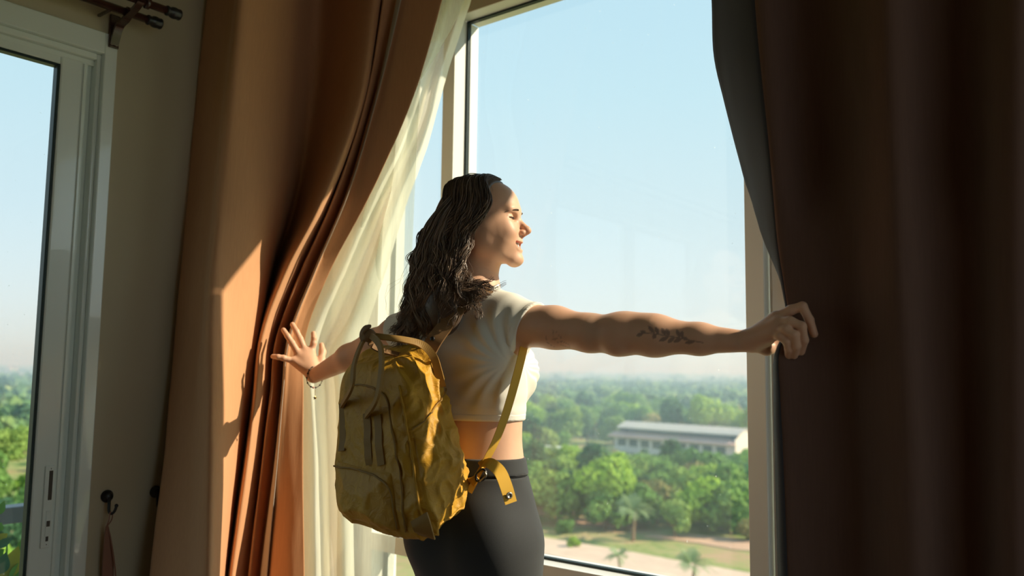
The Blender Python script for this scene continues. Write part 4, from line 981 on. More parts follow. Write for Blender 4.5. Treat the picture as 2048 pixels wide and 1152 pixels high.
ca = me.color_attributes.new('tone', 'FLOAT_COLOR', 'POINT'); ca.data.foreach_set('color', tone.ravel().astype(np.float32))

# ------------------------------------------------------------------ clothes: shells offset from the same body
M_TEE = mat('white_cotton', (.80, .77, .69), rough=.8, spec=.2, bump=.10, bscale=700)
M_LEG = mat('charcoal_knit', (.028, .030, .033), rough=.75, spec=.25, sheen=.25, bump=.25, bscale=900)
M_LEG2 = mat('charcoal_seam', (.006, .006, .007), rough=.8)
ALLC = TORSO+[NECK[0]]+ARM_R[:3]+ARM_L[:2]
FT = build(Field((-1.98, -.90, .97), (-1.10, -.42, 1.45), .0026), ALLC)
gx, gy, gz = np.meshgrid(*FT.ax, indexing='ij', sparse=True)
# drag folds radiating from the right armpit and soft wrinkles
ang_ = np.arctan2(gz-1.20, gx-(-1.262)+.0*gy); rad = np.sqrt((gx+1.262)**2+(gz-1.20)**2)
fold = .0030*np.sin(ang_*17+1.0)*np.exp(-((rad-.09)/.055)**2)*(gx < -1.15)+.0016*np.sin((gz*1.0+gx*.25)*150)*np.exp(-((gz-1.08)/.05)**2)*.5
cut, pr, armR = shirt_cut(FT)
d0 = FT.f-fold
shirt = smax(d0-.0060, cut, .003)
V, Q = nets(FT, shirt); V = relax(V, Q, 2, .4)
sh = mesh_obj('crop_top', V, Q, M_TEE, woman); sh['label'] = 'white short sleeved crop top'
# raised hem bands
hb = np.maximum(np.maximum(d0-.0068, -(FT.f+.008)), np.maximum(np.abs(gz-(hem_z+.0095))-.0085+0*gx, cut))
V, Q = nets(FT, hb); mesh_obj('hem_band', relax(V, Q, 1), Q, M_TEE, woman)
sb = np.maximum(np.maximum(d0-.0068, -(FT.f+.008)), np.maximum(np.maximum(np.abs(pr+.008)-.0075, cut), armR-.076))
V, Q = nets(FT, sb); mesh_obj('sleeve_band', relax(V, Q, 1), Q, M_TEE, woman)
FL = build(Field((-1.62, -.88, .05), (-1.17, -.48, .99), .0034), [p for p in TORSO if p.lo[2] < 1.0]+LEGS)
gx, gy, gz = np.meshgrid(*FL.ax, indexing='ij', sparse=True)
lg = np.maximum(FL.f-.0035, np.maximum(gz-.926, .10-gz)+0*gx)
V, Q = nets(FL, lg); lgo = mesh_obj('leggings', relax(V, Q, 2), Q, M_LEG, woman); lgo['label'] = 'black fitted leggings'
wb = np.maximum(FL.f-.0050, np.maximum(gz-.970, .930-gz)+0*gx)
V, Q = nets(FL, wb); mesh_obj('waistband', relax(V, Q, 2), Q, M_LEG, woman)
wb = np.maximum(FL.f-.0022, np.maximum(gz-.9305, .9255-gz)+0*gx)
V, Q = nets(FL, wb); mesh_obj('waist_seam', relax(V, Q, 1), Q, M_LEG2, woman)

# ------------------------------------------------------------------ face details
M_TEETH = mat('teeth', (.82, .76, .66), rough=.25, spec=.5); M_EYE = mat('eye_white', (.75, .72, .70), rough=.15, spec=.6); M_IRIS = mat('iris', (.05, .03, .02), rough=.1)
M_BROW = mat('brow_hair', (.075, .045, .03), rough=.6)
bmT = bmesh.new()
for i in range(10):
    t = (i-4.5)/4.5; u = 101.5-12*t*t; s = 26*t
    r = bmesh.ops.create_cube(bmT, size=1.0)
    w = 4.6 if abs(t) < .4 else 4.0; hgt = 9.0 if abs(t) < .3 else 8.0
    yaw = math.atan2(-24*t/26, 1)
    for v in r['verts']:
        a, b, c = v.co.x*4, v.co.y*w, v.co.z*hgt
        uu = u+a*math.cos(yaw)-b*math.sin(yaw); ss = s+a*math.sin(yaw)+b*math.cos(yaw)
        v.co = Vector(hp(uu, ss, -55.0+c+5.0*t*t))
    bmesh.ops.bevel(bmT, geom=list({e for v in r['verts'] for e in v.link_edges}), offset=.0011, segments=2, affect='EDGES')
bm_obj('teeth', bmT, M_TEETH, woman, True)
for sg in (1, -1):
    lathe('eyeball', [(.0005, -12e-3)]+[(12e-3*math.sin(math.radians(a)), -12e-3*math.cos(math.radians(a))) for a in range(15, 180, 15)]+[(.0005, 12e-3)], M_EYE, woman, hp(82.5, sg*31.5, 10), HF, 16)
    lathe('iris', [(.0055, 0), (.0052, .0010), (.001, .0016)], M_IRIS, woman, hp(82.5, sg*31.5, 10)+HF*.0112, HF, 14)
    P = [hp(97-12*t*t-3.5*max(t, 0), sg*(32+17*t), 11.6-1.8*t*t-2.0*t) for t in np.linspace(-1, 1.12, 9)]
    tube('eyelashes', P, (.0008, .0015, .0011, .0004), M_BROW, woman, 6, 16)
    P = [hp(97-14*t*t+1.5, sg*(31+15*t), 8.2+1.5*t*t-1.2*t) for t in np.linspace(-.9, 1, 9)]
    tube('lower_lashes', P, (.0004, .0006, .0005), M_BROW, woman, 5, 12)
    P = [hp(105.0-14*t*t-9*t, sg*(30+20*t), 26.5+5.5*(1-t*t)-2.5*t) for t in np.linspace(-1, 1.1, 9)]
    tube('eyebrow', P, (.0012, .0022, .0017, .0006), M_BROW, woman, 8, 20)
# bracelet of dark beads with a small star charm on the left wrist
M_BEAD = mat('dark_beads', (.05, .025, .015), rough=.35, spec=.5); M_GOLD = mat('brass', (.55, .38, .15), rough=.35, metal=1); M_PINKB = mat('pink_bead', (.55, .28, .22), rough=.4)
ax_ = B_W-BE2; ax_ /= np.linalg.norm(ax_); e1 = np.cross(ax_, (0, 0, 1)); e1 /= np.linalg.norm(e1); e2 = np.cross(e1, ax_)
bc = B_W-ax_*.004; ring = []
for i in range(26):
    a = 2*math.pi*i/26; sag = .010*max(0, -math.sin(a))
    ring.append(bc+(e1*math.cos(a)+e2*math.sin(a))*(.0275+sag)-ax_*.010*math.sin(a))
br = tube('bracelet', ring+[ring[0], ring[1]], .0013, M_BEAD, woman, 6, 90); br['label'] = 'dark beaded bracelet with a brass star'
bmB = bmesh.new()
for i, p in enumerate(ring):
    if i % 2 == 0: bmesh.ops.create_icosphere(bmB, subdivisions=2, radius=.0031, matrix=Matrix.Translation(p))
bm_obj('bead', bmB, M_BEAD, br, True)
bmB = bmesh.new(); bmesh.ops.create_icosphere(bmB, subdivisions=2, radius=.0036, matrix=Matrix.Translation(ring[19])); bm_obj('bead', bmB, M_PINKB, br, True)
c0 = ring[20]; tube('charm_chain', [c0, c0+np.array((.002, -.003, -.014)), c0+np.array((.004, -.004, -.026))], .0007, M_GOLD, br, 5, 8)
bmS = bmesh.new(); vs1 = []; cc = c0+np.array((.004, -.004, -.033))
for dy in (-.001, .001):
    vs1.append([bmS.verts.new(cc+RT*(math.sin(k*math.pi/5)*(.0065 if k % 2 == 0 else .0030))+np.array((0, dy, 0))+UP*(math.cos(k*math.pi/5)*(.0065 if k % 2 == 0 else .0030))) for k in range(10)])
bmS.faces.new(vs1[0]); bmS.faces.new(vs1[1][::-1])
for k in range(10): bmS.faces.new((vs1[0][k], vs1[0][(k+1) % 10], vs1[1][(k+1) % 10], vs1[1][k]))
bm_obj('star_charm', bmS, M_GOLD, br)
# ------------------------------------------------------------------ hair: a soft mass under wavy locks and loose strands
def hair_mat():
    m = bpy.data.materials.new('dark_brown_hair'); nt = nodes_of(m); o = N(nt, 'ShaderNodeOutputMaterial'); b = N(nt, 'ShaderNodeBsdfPrincipled')
    b.inputs['Roughness'].default_value = .38; b.inputs['Specular IOR Level'].default_value = .55; b.inputs['Sheen Weight'].default_value = .1
    at = N(nt, 'ShaderNodeAttribute', attribute_name='lock'); r = N(nt, 'ShaderNodeValToRGB'); e = r.color_ramp.elements
    e[0].color = (.028, .019, .016, 1); e[1].color = (.30, .19, .12, 1); x = e.new(.5); x.color = (.125, .078, .052, 1)
    nt.links.new(at.outputs['Fac'], r.inputs[0]); nt.links.new(r.outputs[0], b.inputs['Base Color']); nt.links.new(b.outputs[0], o.inputs[0]); return m
M_HAIR = hair_mat()
FH = Field(hp(0, 0, 0)-np.array((.30, .30, .33)), hp(0, 0, 0)+np.array((.16, .20, .15)), .0034)
mass = [hE(-4, 0, 47, 101, 81, 82, 0), hE(-72, 8, -30, 58, 74, 95, 30), hE(-92, 34, -125, 58, 62, 85, 40), hE(-112, 20, -195, 42, 55, 60, 40), hE(-48, 52, -50, 40, 28, 80, 25), hE(-28, 84, -182, 66, 34, 22, 30), hE(-66, 92, -205, 50, 30, 50, 30), hE(-62, 100, -238, 44, 26, 58, 30), hE(-100, 62, -245, 40, 40, 58, 30)]
build(FH, mass)
gx, gy, gz = np.meshgrid(*FH.ax, indexing='ij', sparse=True)
uu = ((gx-HO[0])*HF[0]+(gy-HO[1])*HF[1])*1000+0*gz; ss = ((gx-HO[0])*HS[0]+(gy-HO[1])*HS[1])*1000+0*gz; vv = (gz-HO[2])*1000+0*gx
VB = [-400, -160, -150, -124, -90, -45, -14, 13, 50, 91, 140]; UB = [200, 60, 10, -34, -30, -20, -4, 18, 36, 40, 50]
ub = np.interp(vv, VB, UB)
mid = np.clip(1-np.abs(ss)/62, 0, 1)                                   # over the forehead the hairline climbs
ub = ub+mid*np.clip((vv-70)/40, 0, 1)*22-np.where((vv < 82), mid*40*np.clip((82-vv)/40, 0, 1), 0)
FH.f = smax(FH.f, ((uu-ub)*.001*.8).astype(np.float32), .006)
V, Q = nets(FH); V = relax(V, Q, 3, .5)
HV = [V]; HQ = [Q]; HA = [np.full(len(V), .30)]; hn = len(V)
rg = np.random.RandomState(12)
def lerp(a, b, t): return a+(b-a)*t
def add_lock(W, r, n, sides, tone, wave, curl, ph):
    global hn
    P = catmull(W, n); t = np.linspace(0, 1, n); T, A, B = frames(P)
    L = np.cumsum(np.r_[0, np.linalg.norm(np.diff(P, axis=0), axis=1)])
    amp = wave*np.clip((t-.12)/.7, 0, 1)**1.2
    P = P+A*(amp*np.sin(L/.0115+ph))[:, None]*.9+B*(amp*np.cos(L/.0135+ph*1.3))[:, None]*.8
    e = np.clip((t-.8)/.2, 0, 1)**2; P = P+A*(e*curl)[:, None]
    R = r*(1-.75*t**2.2)*(.55+.45*np.clip(t/.08, 0, 1))
    Vt, Ft = tube_geo(P, R, sides, False); HV.append(Vt); HQ.append(np.array(Ft)+hn); HA.append(np.repeat(np.clip(tone+.35*t, 0, 1), sides)); hn += len(Vt)
def cap_pt(th, ph, k=1.0):   # th: azimuth from forward (+ toward the viewer's side), ph: elevation
    return np.array((-4+101*k*math.cos(ph)*math.cos(th), 81*k*math.cos(ph)*math.sin(th), 47+82*k*math.sin(ph)))
H3 = lambda p: hp(*p)
def lock_path(q, j, side):
    """q 0 front .. 1 back of the head, side +1 the visible side"""
    ur = lerp(56, -72, q); root = np.array((ur, side*rg.uniform(-3, 9), 47+81*math.sqrt(max(.05, 1-((ur+4)/101)**2))))
    e1 = cap_pt(lerp(1.12, 2.6, q)*side, lerp(.80, .62, q), 1.045)
    u1_, v1_ = lerp(40, -92, q), lerp(38, 20, q); w1 = np.array((u1_, side*86*math.sqrt(max(.12, 1-((u1_+4)/105)**2-((v1_-47)/86)**2)), v1_))
    w2 = np.array((lerp(-4, -134, q), side*lerp(86, 64, q**1.5), -30-8*q)); w3 = np.array((lerp(-22, -150, q), side*lerp(86, 56, q)+14+rg.uniform(-6, 10)*(side > 0), -100))
    if side > 0:
        d = rg.uniform(-1, 1)
        end = np.array((lerp(70, -172, min(1, q*1.25)), lerp(118, 92, q)+rg.uniform(-12, 12), lerp(-200, -300, min(1, q*1.3))+18*d))
        w4 = np.array((lerp(-6, -156, q), lerp(110, 96, q)+rg.uniform(-14, 8), lerp(-156, -190, q)))
    else:
        end = np.array((lerp(-90, -172, q), lerp(-40, 20, q), -270)); w4 = np.array((lerp(-80, -160, q), lerp(-60, 10, q), -175))
    if side > 0 and q < .34:
        f = q/.34; end = np.array((lerp(74, -50, f)+rg.normal()*9, 124+rg.normal()*6, lerp(-176, -262, f)+rg.normal()*11)); w4 = np.array((lerp(6, -58, f), 114, lerp(-160, -186, f))); w3 = np.array((lerp(-20, -60, f), 100, -112))
    J = lambda s: rg.normal(size=3)*np.array((s*.75, s*.45, s*.75))
    return [H3(p) for p in (root+J(2), e1+J(3), w1+J(5), w2+J(8), w3+J(11), w4+J(15), end+J(20))]
def clump(W, k, r0, r1, spread, n, tone, wave, curl, ph, sides=4):
    W = [np.asarray(w) for w in W]; m = len(W)
    for c in range(k):
        o = rg.normal(size=3)*spread
        Wc = [w+o*(.5+.7*math.sin(math.pi*min(1, t/(m-1)*.9)))*(1.0 if t < m-1 else .35)+rg.normal(size=3)*.0012*(t > 0) for t, w in enumerate(W)]
        add_lock(Wc, rg.uniform(r0, r1), n, sides, np.clip(tone+rg.normal()*.12, 0, 1), wave*rg.uniform(.85, 1.15), curl*rg.uniform(.6, 1.2), ph+rg.normal()*.25)
for i in range(130):
    q = ((i+rg.random_sample())/130)**.85; clump(lock_path(q, i, 1), 14, .0008, .0017, .0036, 46, rg.uniform(.0, .7), rg.uniform(.007, .0130), rg.normal()*.010, q*30+rg.normal()*1.0)
for i in range(44):
    du, ds = rg.uniform(-34, 26), rg.uniform(-8, 8); clump([H3(np.array((a+du*f, b+ds, c))) for a, b, c, f in ((-40, 60, 70, .5), (-78, 82, 8, .8), (-100, 92, -64, 1), (-108, 103, -136, 1.1), (-110, 110, -200, 1.2), (-112, 106, -268+rg.uniform(-18, 22), 1.3))], 13, .0008, .0016, .0034, 46, rg.uniform(0, .7), rg.uniform(.007, .0125), rg.normal()*.010, 18+du*.06+rg.normal()*.8)
for i in range(36):
    q = rg.uniform(.25, 1); clump(lock_path(q, i, -1), 10, .0008, .0016, .0034, 42, rg.uniform(.0, .5), rg.uniform(.004, .008), rg.normal()*.010, q*30+rg.normal()*1.0)
for i in range(120):                                                 # fine loose strands
    q = rg.uniform(0, 1); W = lock_path(q, i, 1 if rg.random_sample() < .72 else -1); W = [w+rg.normal(size=3)*.004*(k+.3) for k, w in enumerate(W)]
    add_lock(W, .00032, 36, 3, rg.uniform(.2, .8), rg.uniform(.004, .010), rg.normal()*.02, q*30+rg.normal()*1.2)
for i in range(16):                                                  # curls resting on the shoulder
    a = rg.uniform(-20, 55); st = np.array((lerp(-34, -20, rg.random_sample()), 92, rg.uniform(-120, -165)))
    W = [st, np.array((a*.3-10, 106, -158+rg.normal()*6)), np.array((a*.8+10, 114, -172+rg.normal()*6)), np.array((a+32+rg.normal()*10, 116+rg.normal()*4, -180+rg.normal()*10))]
    clump([H3(w) for w in W], 8, .0004, .0011, .0028, 36, rg.uniform(.2, .6), rg.uniform(.006, .011), rg.normal()*.01, rg.uniform(0, 6.3))
hv = np.concatenate(HV); hq = np.concatenate(HQ); hair = mesh_obj('hair', hv, hq, M_HAIR, woman); hair['label'] = 'long wavy dark brown hair'
fa = hair.data.attributes.new('lock', 'FLOAT', 'POINT'); fa.data.foreach_set('value', np.concatenate(HA).astype(np.float32))
# ------------------------------------------------------------------ ochre backpack hanging from one shoulder
def bag_mat(name, c, c2, bump=.8):
    m = bpy.data.materials.new(name); nt = nodes_of(m); o = N(nt, 'ShaderNodeOutputMaterial'); b = N(nt, 'ShaderNodeBsdfPrincipled')
    b.inputs['Roughness'].default_value = .55; b.inputs['Specular IOR Level'].default_value = .35
    tc = N(nt, 'ShaderNodeTexCoord'); nz = N(nt, 'ShaderNodeTexNoise'); nz.inputs['Scale'].default_value = 14; nz.inputs['Detail'].default_value = 5; nt.links.new(tc.outputs['Object'], nz.inputs['Vector'])
    mx = N(nt, 'ShaderNodeMix', data_type='RGBA'); mx.inputs[6].default_value = (*c, 1); mx.inputs[7].default_value = (*c2, 1); nt.links.new(nz.outputs['Fac'], mx.inputs[0]); nt.links.new(mx.outputs[2], b.inputs['Base Color'])
    n2 = N(nt, 'ShaderNodeTexNoise'); n2.inputs['Scale'].default_value = 30; n2.inputs['Detail'].default_value = 6; n2.inputs['Distortion'].default_value = 1.2; nt.links.new(tc.outputs['Object'], n2.inputs['Vector'])
    bp = N(nt, 'ShaderNodeBump'); bp.inputs['Strength'].default_value = bump; bp.inputs['Distance'].default_value = .006; nt.links.new(n2.outputs['Fac'], bp.inputs['Height']); nt.links.new(bp.outputs[0], b.inputs['Normal'])
    nt.links.new(b.outputs[0], o.inputs[0]); return m
M_BAG = bag_mat('ochre_canvas', (.45, .225, .02), (.60, .325, .028)); M_BAGTRIM = mat('brown_trim', (.31, .175, .045), rough=.6, vary=.1, vscale=30, bump=.1, bscale=500)
M_STRAP = mat('brown_strap', (.22, .12, .05), rough=.65, vary=.1, vscale=30); M_WEB = mat('yellow_webbing', (.80, .46, .06), rough=.6, weave=.9, wscale=2600, stretch=(0, 0, 1)); M_ORANGE = mat('orange_lining', (.45, .12, .02), rough=.7)
FLt, FRt, BRt = wp(672, 742, -.905), wp(800, 748, -.955), wp(867, 684, -.82)
FLb, FRb, BRb = wp(664, 1046, -.935), wp(860, 1100, -.985), wp(954, 1006, -.795)
BLt, BLb = FLt+(BRt-FRt)*.9, FLb+(BRb-FRb)*.9
def tri(a, b, c):     # a: left..right along the front, b: bottom..top, c: front..back, each -1..1
    a, b, c = (a+1)/2, (b+1)/2, (c+1)/2
    a, b, c = a[..., None], b[..., None], c[..., None]
    lo = (FLb*(1-a)+FRb*a)*(1-c)+(BLb*(1-a)+BRb*a)*c; hi = (FLt*(1-a)+FRt*a)*(1-c)+(BLt*(1-a)+BRt*a)*c
    return lo*(1-b)+hi*b
def ridged(p, s, seed):
    return np.array([1-2*abs(mnoise(Vector((x[0]*s+seed, x[1]*s, x[2]*s*.8)))) for x in p])
def soft(p, s, seed): return np.array([mnoise(Vector((x[0]*s+seed, x[1]*s, x[2]*s))) for x in p])
def bag_surface(P, off=0.0, wr=1.0):
    """cube points -> rounded bag surface with bulge and creases"""
    e = 7.0; q = P/((np.abs(P)**e).sum(1)**(1/e))[:, None]
    bulge = np.stack([q[:, 0]*(1+.07*(1-q[:, 1]**2)*(1-q[:, 2]**2)), q[:, 1]*(1+.03*(1-q[:, 0]**2)), q[:, 2]*(1+.10*(1-q[:, 1]**2)*(1-q[:, 0]**2))], 1)
    W = tri(bulge[:, 0], bulge[:, 1], bulge[:, 2]); d = 1e-3
    # outward normal by the shape's own gradient
    ex = tri(bulge[:, 0]+d, bulge[:, 1], bulge[:, 2])-W; ey = tri(bulge[:, 0], bulge[:, 1]+d, bulge[:, 2])-W; ez = tri(bulge[:, 0], bulge[:, 1], bulge[:, 2]+d)-W
    g = np.abs(q)**(e-1)*np.sign(q); n = np.zeros_like(W)
    for k, ee in ((0, ex), (1, ey), (2, ez)): n += g[:, k:k+1]*ee/(np.linalg.norm(ee, axis=1)**2)[:, None]
    n /= np.linalg.norm(n, axis=1)[:, None]
    X = np.c_[q[:, 0]*.13, q[:, 2]*.09, q[:, 1]*.2]
    side = np.clip((q[:, 0]-.5)*3, 0, 1)
    w = (.010*(ridged(X, 11, 3.0)**3)+.0065*(np.clip(ridged(X, 24, 9.0), 0, 1)**3)+.005*soft(X, 9, 5))*(.45+.75*side)
    w += side*.005*np.clip(np.sin((q[:, 2]*2.2+q[:, 1]*.8)*4.2+2*soft(X, 7, 1)), -.3, 1)*np.clip(q[:, 1]+.1, 0, 1)
    return W+n*(off+wr*w)[:, None] if np.ndim(off) else W+n*(off+wr*w[:, None]), n
bag = thing('backpack', BLb+(FRb-BLb)*.5, 'worn ochre canvas backpack hanging low on the back of the woman', 'backpack')
bmq = bmesh.new(); bmesh.ops.create_cube(bmq, size=2.0); bmesh.ops.subdivide_edges(bmq, edges=bmq.edges[:], cuts=69, use_grid_fill=True)
PV = np.array([v.co for v in bmq.verts]); PF = [tuple(v.index for v in f.verts) for f in bmq.faces]; bmq.free()
Wv, _ = bag_surface(PV); mesh_obj('body', Wv, PF, M_BAG, bag)
def patch(name, face, a0, a1, b0, b1, off, m, n=40, edge=.0, slope=0.0, puff=0.0, thick=.0):
    """raised panel on a face: 'front' uses (a, b); 'side' uses (c, b)"""
    A, B = np.meshgrid(np.linspace(0, 1, n), np.linspace(0, 1, n)); A, B = A.ravel(), B.ravel(); aa = a0+(a1-a0)*A; bb = b0+(b1-b0)*B+slope*(A-.5)*B
    P = np.c_[aa, bb, -np.ones_like(aa)] if face == 'front' else np.c_[np.ones_like(aa), bb, aa]
    rim = np.minimum(np.minimum(A, 1-A), np.minimum(B, 1-B)); o = off*np.clip(rim/.05, 0, 1)**.5+puff*np.clip(rim/.35, 0, 1)**1.2-.002*(rim < .001)
    V, _ = bag_surface(P, o, 1.0); Fq = [(r*n+q, r*n+q+1, (r+1)*n+q+1, (r+1)*n+q) for r in range(n-1) for q in range(n-1)]
    if face == 'side': Fq = [f[::-1] for f in Fq]
    return mesh_obj(name, V, Fq, m, bag)
def spt(face, a, b, off=.0):
    P = np.array([[a, b, -1.0]]) if face == 'front' else np.array([[1.0, b, a]]); V, n = bag_surface(P, off, 1.0); return V[0], n[0]
fp = patch('front_pocket', 'front', -.96, .50, -.90, -.18, .006, M_BAG, puff=.022); fp['label'] = 'zipped lower front pocket'
sp_ = patch('side_pocket', 'side', -.90, .86, -.80, .36, .0045, M_BAG, slope=.10, puff=.006); sp_['label'] = 'open topped side pocket'
def edge_tube(name, face, pts, r, m, off, parent=bag, n=50):
    P = []
    for a, b in catmull(np.array([(x, y, 0) for x, y in pts], float), n)[:, :2]: P.append(spt(face, a, b, off)[0])
    return tube(name, P, r, m, parent, 6)
edge_tube('pocket_hem', 'side', [(-.88, .34), (0, .37), (.84, .44)], .0016, M_BAGTRIM, .0065)
edge_tube('zipper', 'front', [(-.93, -.24), (-.4, -.19), (.1, -.20), (.44, -.30), (.50, -.55), (.50, -.82)], .0022, M_BAGTRIM, .012, fp)
edge_tube('zipper', 'front', [(.62, -.9), (.68, -.3), (.66, .3), (.52, .72), (.0, .84), (-.5, .84)], .0024, M_BAGTRIM, .003)
edge_tube('piping', 'front', [(1.0, -.98), (1.0, -.5), (1.0, 0), (1.0, .5), (1.0, .95)], .0032, M_BAG, .001)
edge_tube('piping', 'side', [(.97, -.9), (1.0, -.4), (1.0, .3), (.98, .9)], .0028, M_BAG, .001)
edge_tube('piping', 'side', [(-.94, -1.0), (0, -1.0), (.94, -1.0)], .0028, M_BAG, .001)
# reinforcing tapes under the handles, base tab
for a, b0, b1 in ((-.72, .60, -.02), (.02, .50, -.12), (.30, .48, -.10)):
    P = [spt('front', a, b, .003) for b in np.linspace(b0, b1, 7)]; ribbon('handle_tape', [p[0] for p in P], (.022, .022), M_BAGTRIM, bag, np.array([p[1] for p in P]), .003, 24)
P = [spt('front', .93, b, .006) for b in (-.80, -.88, -.94)]+[spt('side', -.9, -1.0, .008)]
tb = ribbon('base_tab', [wp(838, 1034, -1.006), wp(843, 1050, -1.008), wp(848, 1064, -1.000), wp(853, 1073, -.985)], (.042,), M_BAGTRIM, bag, (.35, -1, .05), .004, 20)
# carry handles, gathered in a snap at the top
KN = wp(738, 671, -.955); anchors = [spt('front', -.72, .58, .005)[0], spt('front', .02, .48, .005)[0]]
nf = np.array((-.3, -1, .25))
ribbon('carry_handle', [anchors[0], wp(703, 775, -.985), wp(708, 730, -.98), wp(722, 690, -.965), KN+np.array((-.006, 0, 0))], (.017, .016, .015, .013), M_BAGTRIM, bag, nf, .006, 40)
ribbon('carry_handle', [anchors[1], wp(752, 800, -1.0), wp(762, 745, -.995), wp(762, 700, -.975), wp(752, 680, -.962), KN+np.array((.004, -.004, .002))], (.018, .017, .016, .015, .013), M_BAGTRIM, bag, nf, .006, 44)
ribbon('carry_handle', [KN+np.array((.004, .004, .0)), wp(765, 674, -.94), wp(810, 680, -.90), wp(845, 690, -.865), wp(866, 712, -.85), wp(876, 742, -.845), wp(884, 775, -.845)], (.014, .015, .018, .019, .02), M_BAGTRIM, bag, (.3, -.85, .5), .005, 48)
ribbon('carry_handle', [KN+np.array((.002, .006, -.004)), wp(742, 688, -.93), wp(760, 700, -.91), wp(790, 708, -.88), wp(820, 716, -.85)], (.013, .015, .015, .014), M_STRAP, bag, (.2, -.7, .7), .005, 30)
kn = lathe('snap_wrap', [(.004, -.016), (.0125, -.013), (.0135, 0), (.0125, .013), (.004, .016)], M_STRAP, bag, KN, (.5, .2, .8), 14)
ribbon('snap_flap', [KN+np.array((-.006, -.010, -.010)), KN+np.array((-.012, -.012, .004)), KN+np.array((-.004, -.010, .016)), KN+np.array((.012, -.006, .022))], (.020, .018, .016, .006), M_STRAP, bag, (-.3, -1, .3), .004, 24)
# shoulder strap over the back of the neck, loose webbing under the arm, tail with its rivet
st = ribbon('shoulder_strap', [wp(852, 712, -.835), wp(868, 682, -.825), wp(890, 652, -.800), wp(915, 618, -.775), wp(945, 590, -.740), wp(972, 580, -.705), wp(992, 582, -.665), wp(1002, 594, -.61)], (.042, .040, .038, .036), M_STRAP, bag, np.array([(.35, -1, .1), (.35, -1, .15), (.3, -1, .2), (.3, -1, .3), (.3, -.9, .5), (.3, -.5, .8), (.3, 0, 1)]), .005, 60)
def rivet(p, n, r, parent): 
    o = lathe('rivet', [(r, 0), (r, .0014), (r*.82, .0024), (r*.5, .0022), (r*.42, .0006), (.0004, .0004)], M_STEEL, parent, p, n, 18); return o
rv = lathe('snap', [(.0062, 0), (.0060, .002), (.003, .003), (.0004, .003)], M_BLACK, st, wp(865, 678, -.832), (.35, -1, .15), 16)
wb_ = ribbon('webbing', [wp(1050, 684, -.662), wp(1043, 715, -.700), wp(1030, 765, -.742), wp(1011, 830, -.775), wp(990, 885, -.796), wp(968, 928, -.812)], (.0225, .022, .021, .020, .018, .014), M_WEB, bag, np.array([(.95, -.30, .1), (.93, -.35, .1), (.92, -.4, .1), (.92, -.4, .1), (.92, -.4, 0), (.85, -.5, 0)]), .002, 70)
wb_['label'] = 'loose yellow webbing strap'
ribbon('webbing', [wp(968, 928, -.808), wp(958, 946, -.812), wp(948, 966, -.815), wp(938, 984, -.818)], (.014, .013, .014, .016), M_WEB, bag, (.6, -.8, 0), .002, 24)
tl_ = ribbon('strap_tail', [wp(962, 935, -.815), wp(968, 926, -.822), wp(982, 927, -.826), wp(1000, 944, -.828), wp(1012, 972, -.826), wp(1022, 1006, -.820)], (.024, .026, .029, .029, .029, .028), M_WEB, bag, np.array([(.6, -.5, .6), (.6, -.5, .6), (.75, -.5, .45), (.85, -.5, .15), (.87, -.5, 0), (.87, -.5, 0)]), .0022, 60)
tl_['label'] = 'folded webbing tail'
rivet(wp(1018.5, 991, -.826), (.87, -.5, .0), .0078, tl_)
bk = tube('buckle', [wp(952, 948, -.824), wp(964, 938, -.826), wp(972, 945, -.826), wp(968, 958, -.826), wp(954, 962, -.824), wp(952, 948, -.824)], .0028, M_BLACK, bag, 8, 40)
tube('buckle_pin', [wp(970, 943, -.828), wp(972, 951, -.829), wp(966, 957, -.829), wp(960, 963, -.828)], .0018, M_STEEL, bk, 8, 20)
ribbon('strap_anchor', [spt('side', .93, -.82, .002)[0], wp(946, 962, -.822), wp(954, 954, -.822)], (.03, .018, .012), M_BAG, bag, (.6, -.8, 0), .004, 20)
# orange lining glimpsed where the opening gapes at the left
lnP = [wp(682, 806, -.905), wp(684, 780, -.90), wp(692, 756, -.895), wp(706, 744, -.89)]
ribbon('lining', lnP, (.016, .024, .022, .012), M_ORANGE, bag, (-.6, -.8, .2), .003, 20)
# ------------------------------------------------------------------ double curtain rod over the balcony door
M_ROD = mat('rosewood_rod', (.050, .020, .016), rough=.22, spec=.6, coat=.3); M_FIN = mat('black_finial', (.016, .017, .020), rough=.28, spec=.6)
x1, x2 = XL+.085, XL+.155
e1 = at_x(312, 45, x1); e2 = at_x(350, 27, x2)
rod = thing('double_curtain_rod', (x1, -1.2, e1[2]), 'double rosewood curtain rod with black turned ends over the balcony door', 'curtain rod')
b0 = at_x(216, 86, XL+.008)
for (x, e, r) in ((x1, e1, .0125), (x2, e2, .0125)):
    tube('rod', [(x, -3.3, e[2]), (x, e[1]-.02, e[2])], r, M_ROD, rod, 16)
    y = e[1]-.03
    lathe('finial', [(.0150, 0), (.0165, .004), (.0150, .008), (.0140, .012), (.0175, .018), (.0190, .027), (.0165, .037), (.0180, .043), (.0165, .047), (.002, .049)], M_FIN, rod, (x, y, e[2]), (0, 1, 0), 20)
    lathe('collar', [(.0128, -.008), (.0175, -.006), (.0175, .006), (.0128, .008)], M_ROD, rod, (x, y-.062, e[2]), (0, 1, 0), 18)
yb = e1[1]-.095
bk1 = box('bracket', XL+.006, XL+.014, yb-.016, yb+.016, b0[2]-.012, e1[2]+.01, M_ROD, rod, .003)
ribbon('bracket_arm', [(XL+.012, yb, b0[2]-.002), (XL+.040, yb, b0[2]+.05), (x1-.006, yb, e1[2]-.022), (x1+.012, yb, e1[2]-.014), (x2-.01, yb, e2[2]-.020), (x2+.012, yb, e2[2]-.006)], (.026, .025, .022, .02), M_ROD, rod, (.6, 0, -1), .008, 40)
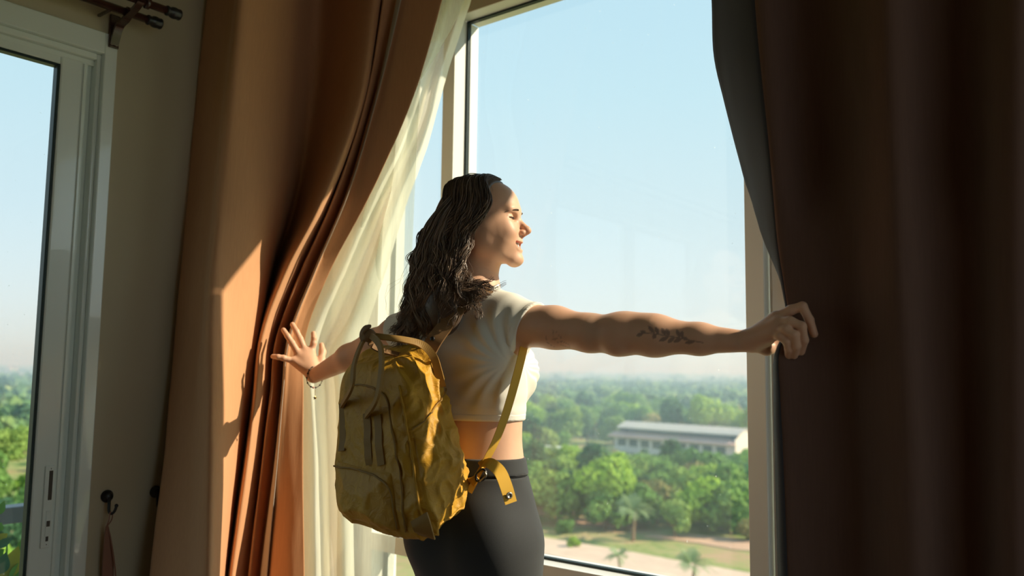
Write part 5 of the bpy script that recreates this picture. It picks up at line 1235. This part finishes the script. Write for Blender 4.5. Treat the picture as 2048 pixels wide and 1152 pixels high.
for dy in (-.007, .007): lathe('screw', [(.0032, 0), (.003, .0016), (.0004, .002)], M_STEEL, bk1, (XL+.014, yb+dy, b0[2]-.002), (1, 0, 0), 10)
ks = box('rod_clip', XL+.006, x1, yb-.055, yb-.045, e1[2]-.012, e1[2]-.004, M_ROD, rod, .002)

# ------------------------------------------------------------------ tieback hooks on the strip of wall
def hook(py_px, label):
    p = at_x(py_px[0], py_px[1], XL+.012)
    h = thing('tieback_hook', (XL, p[1], p[2]), label, 'hook', None)
    lathe('rosette', [(.0185, 0), (.0195, .004), (.0165, .009), (.0120, .012), (.0125, .016), (.009, .020), (.0005, .021)], M_BLACK, h, (XL, p[1], p[2]), (1, 0, 0), 24)
    tube('hook_arm', [(XL+.016, p[1], p[2]), (XL+.024, p[1]-.003, p[2]-.018), (XL+.030, p[1]-.005, p[2]-.040), (XL+.040, p[1]-.003, p[2]-.048), (XL+.050, p[1]+.002, p[2]-.040), (XL+.052, p[1]+.006, p[2]-.026)], (.0050, .0045, .0042, .0042), M_BLACK, h, 10, 30)
    lathe('hook_tip', [(.0005, -.006), (.0045, -.004), (.006, 0), (.0045, .004), (.0005, .006)], M_BLACK, h, (XL+.052, p[1]+.006, p[2]-.024), (0, 0, 1), 14)
    return p
h1 = hook((217, 993), 'black tieback hook on the wall holding a pink cord')
h2 = hook((314, 984), 'black tieback hook half hidden by the terracotta drape')
M_TIE = mat('dusty_pink_tie', (.30, .15, .105), rough=.8, vary=.1, vscale=20)
tp = np.array((XL+.040, h1[1]-.003, h1[2]-.046)); tk = at_x(214, 1052, XL+.035)
tie = thing('curtain_tieback', tuple(tk), 'dusty pink fabric tieback hanging by its cord from the black hook', 'tieback')
tube('cord_loop', [tp+np.array((.002, .004, 0)), tp+np.array((0, .003, -.02)), tk, tp+np.array((.001, -.006, -.02)), tp+np.array((.002, -.004, .002)), tp+np.array((.002, .004, 0))], .0018, M_TIE, tie, 8, 36)
b1 = at_x(216, 1120, XL+.030); b2 = at_x(212, 1260, XL+.030)
ribbon('band', [tk, tk+(b1-tk)*.5, b1, b2, b2+np.array((0, 0, -.15))], (.006, .022, .032, .040, .036), M_TIE, tie, np.array([(1, 0, 0)]*5), .006, 40)
c1 = at_x(222, 1080, XL+.040); c2 = at_x(231, 1150, XL+.042); c3 = at_x(236, 1260, XL+.042)
tube('cord', [tk, c1, c2, c3], .0022, M_TIE, tie, 8, 24)
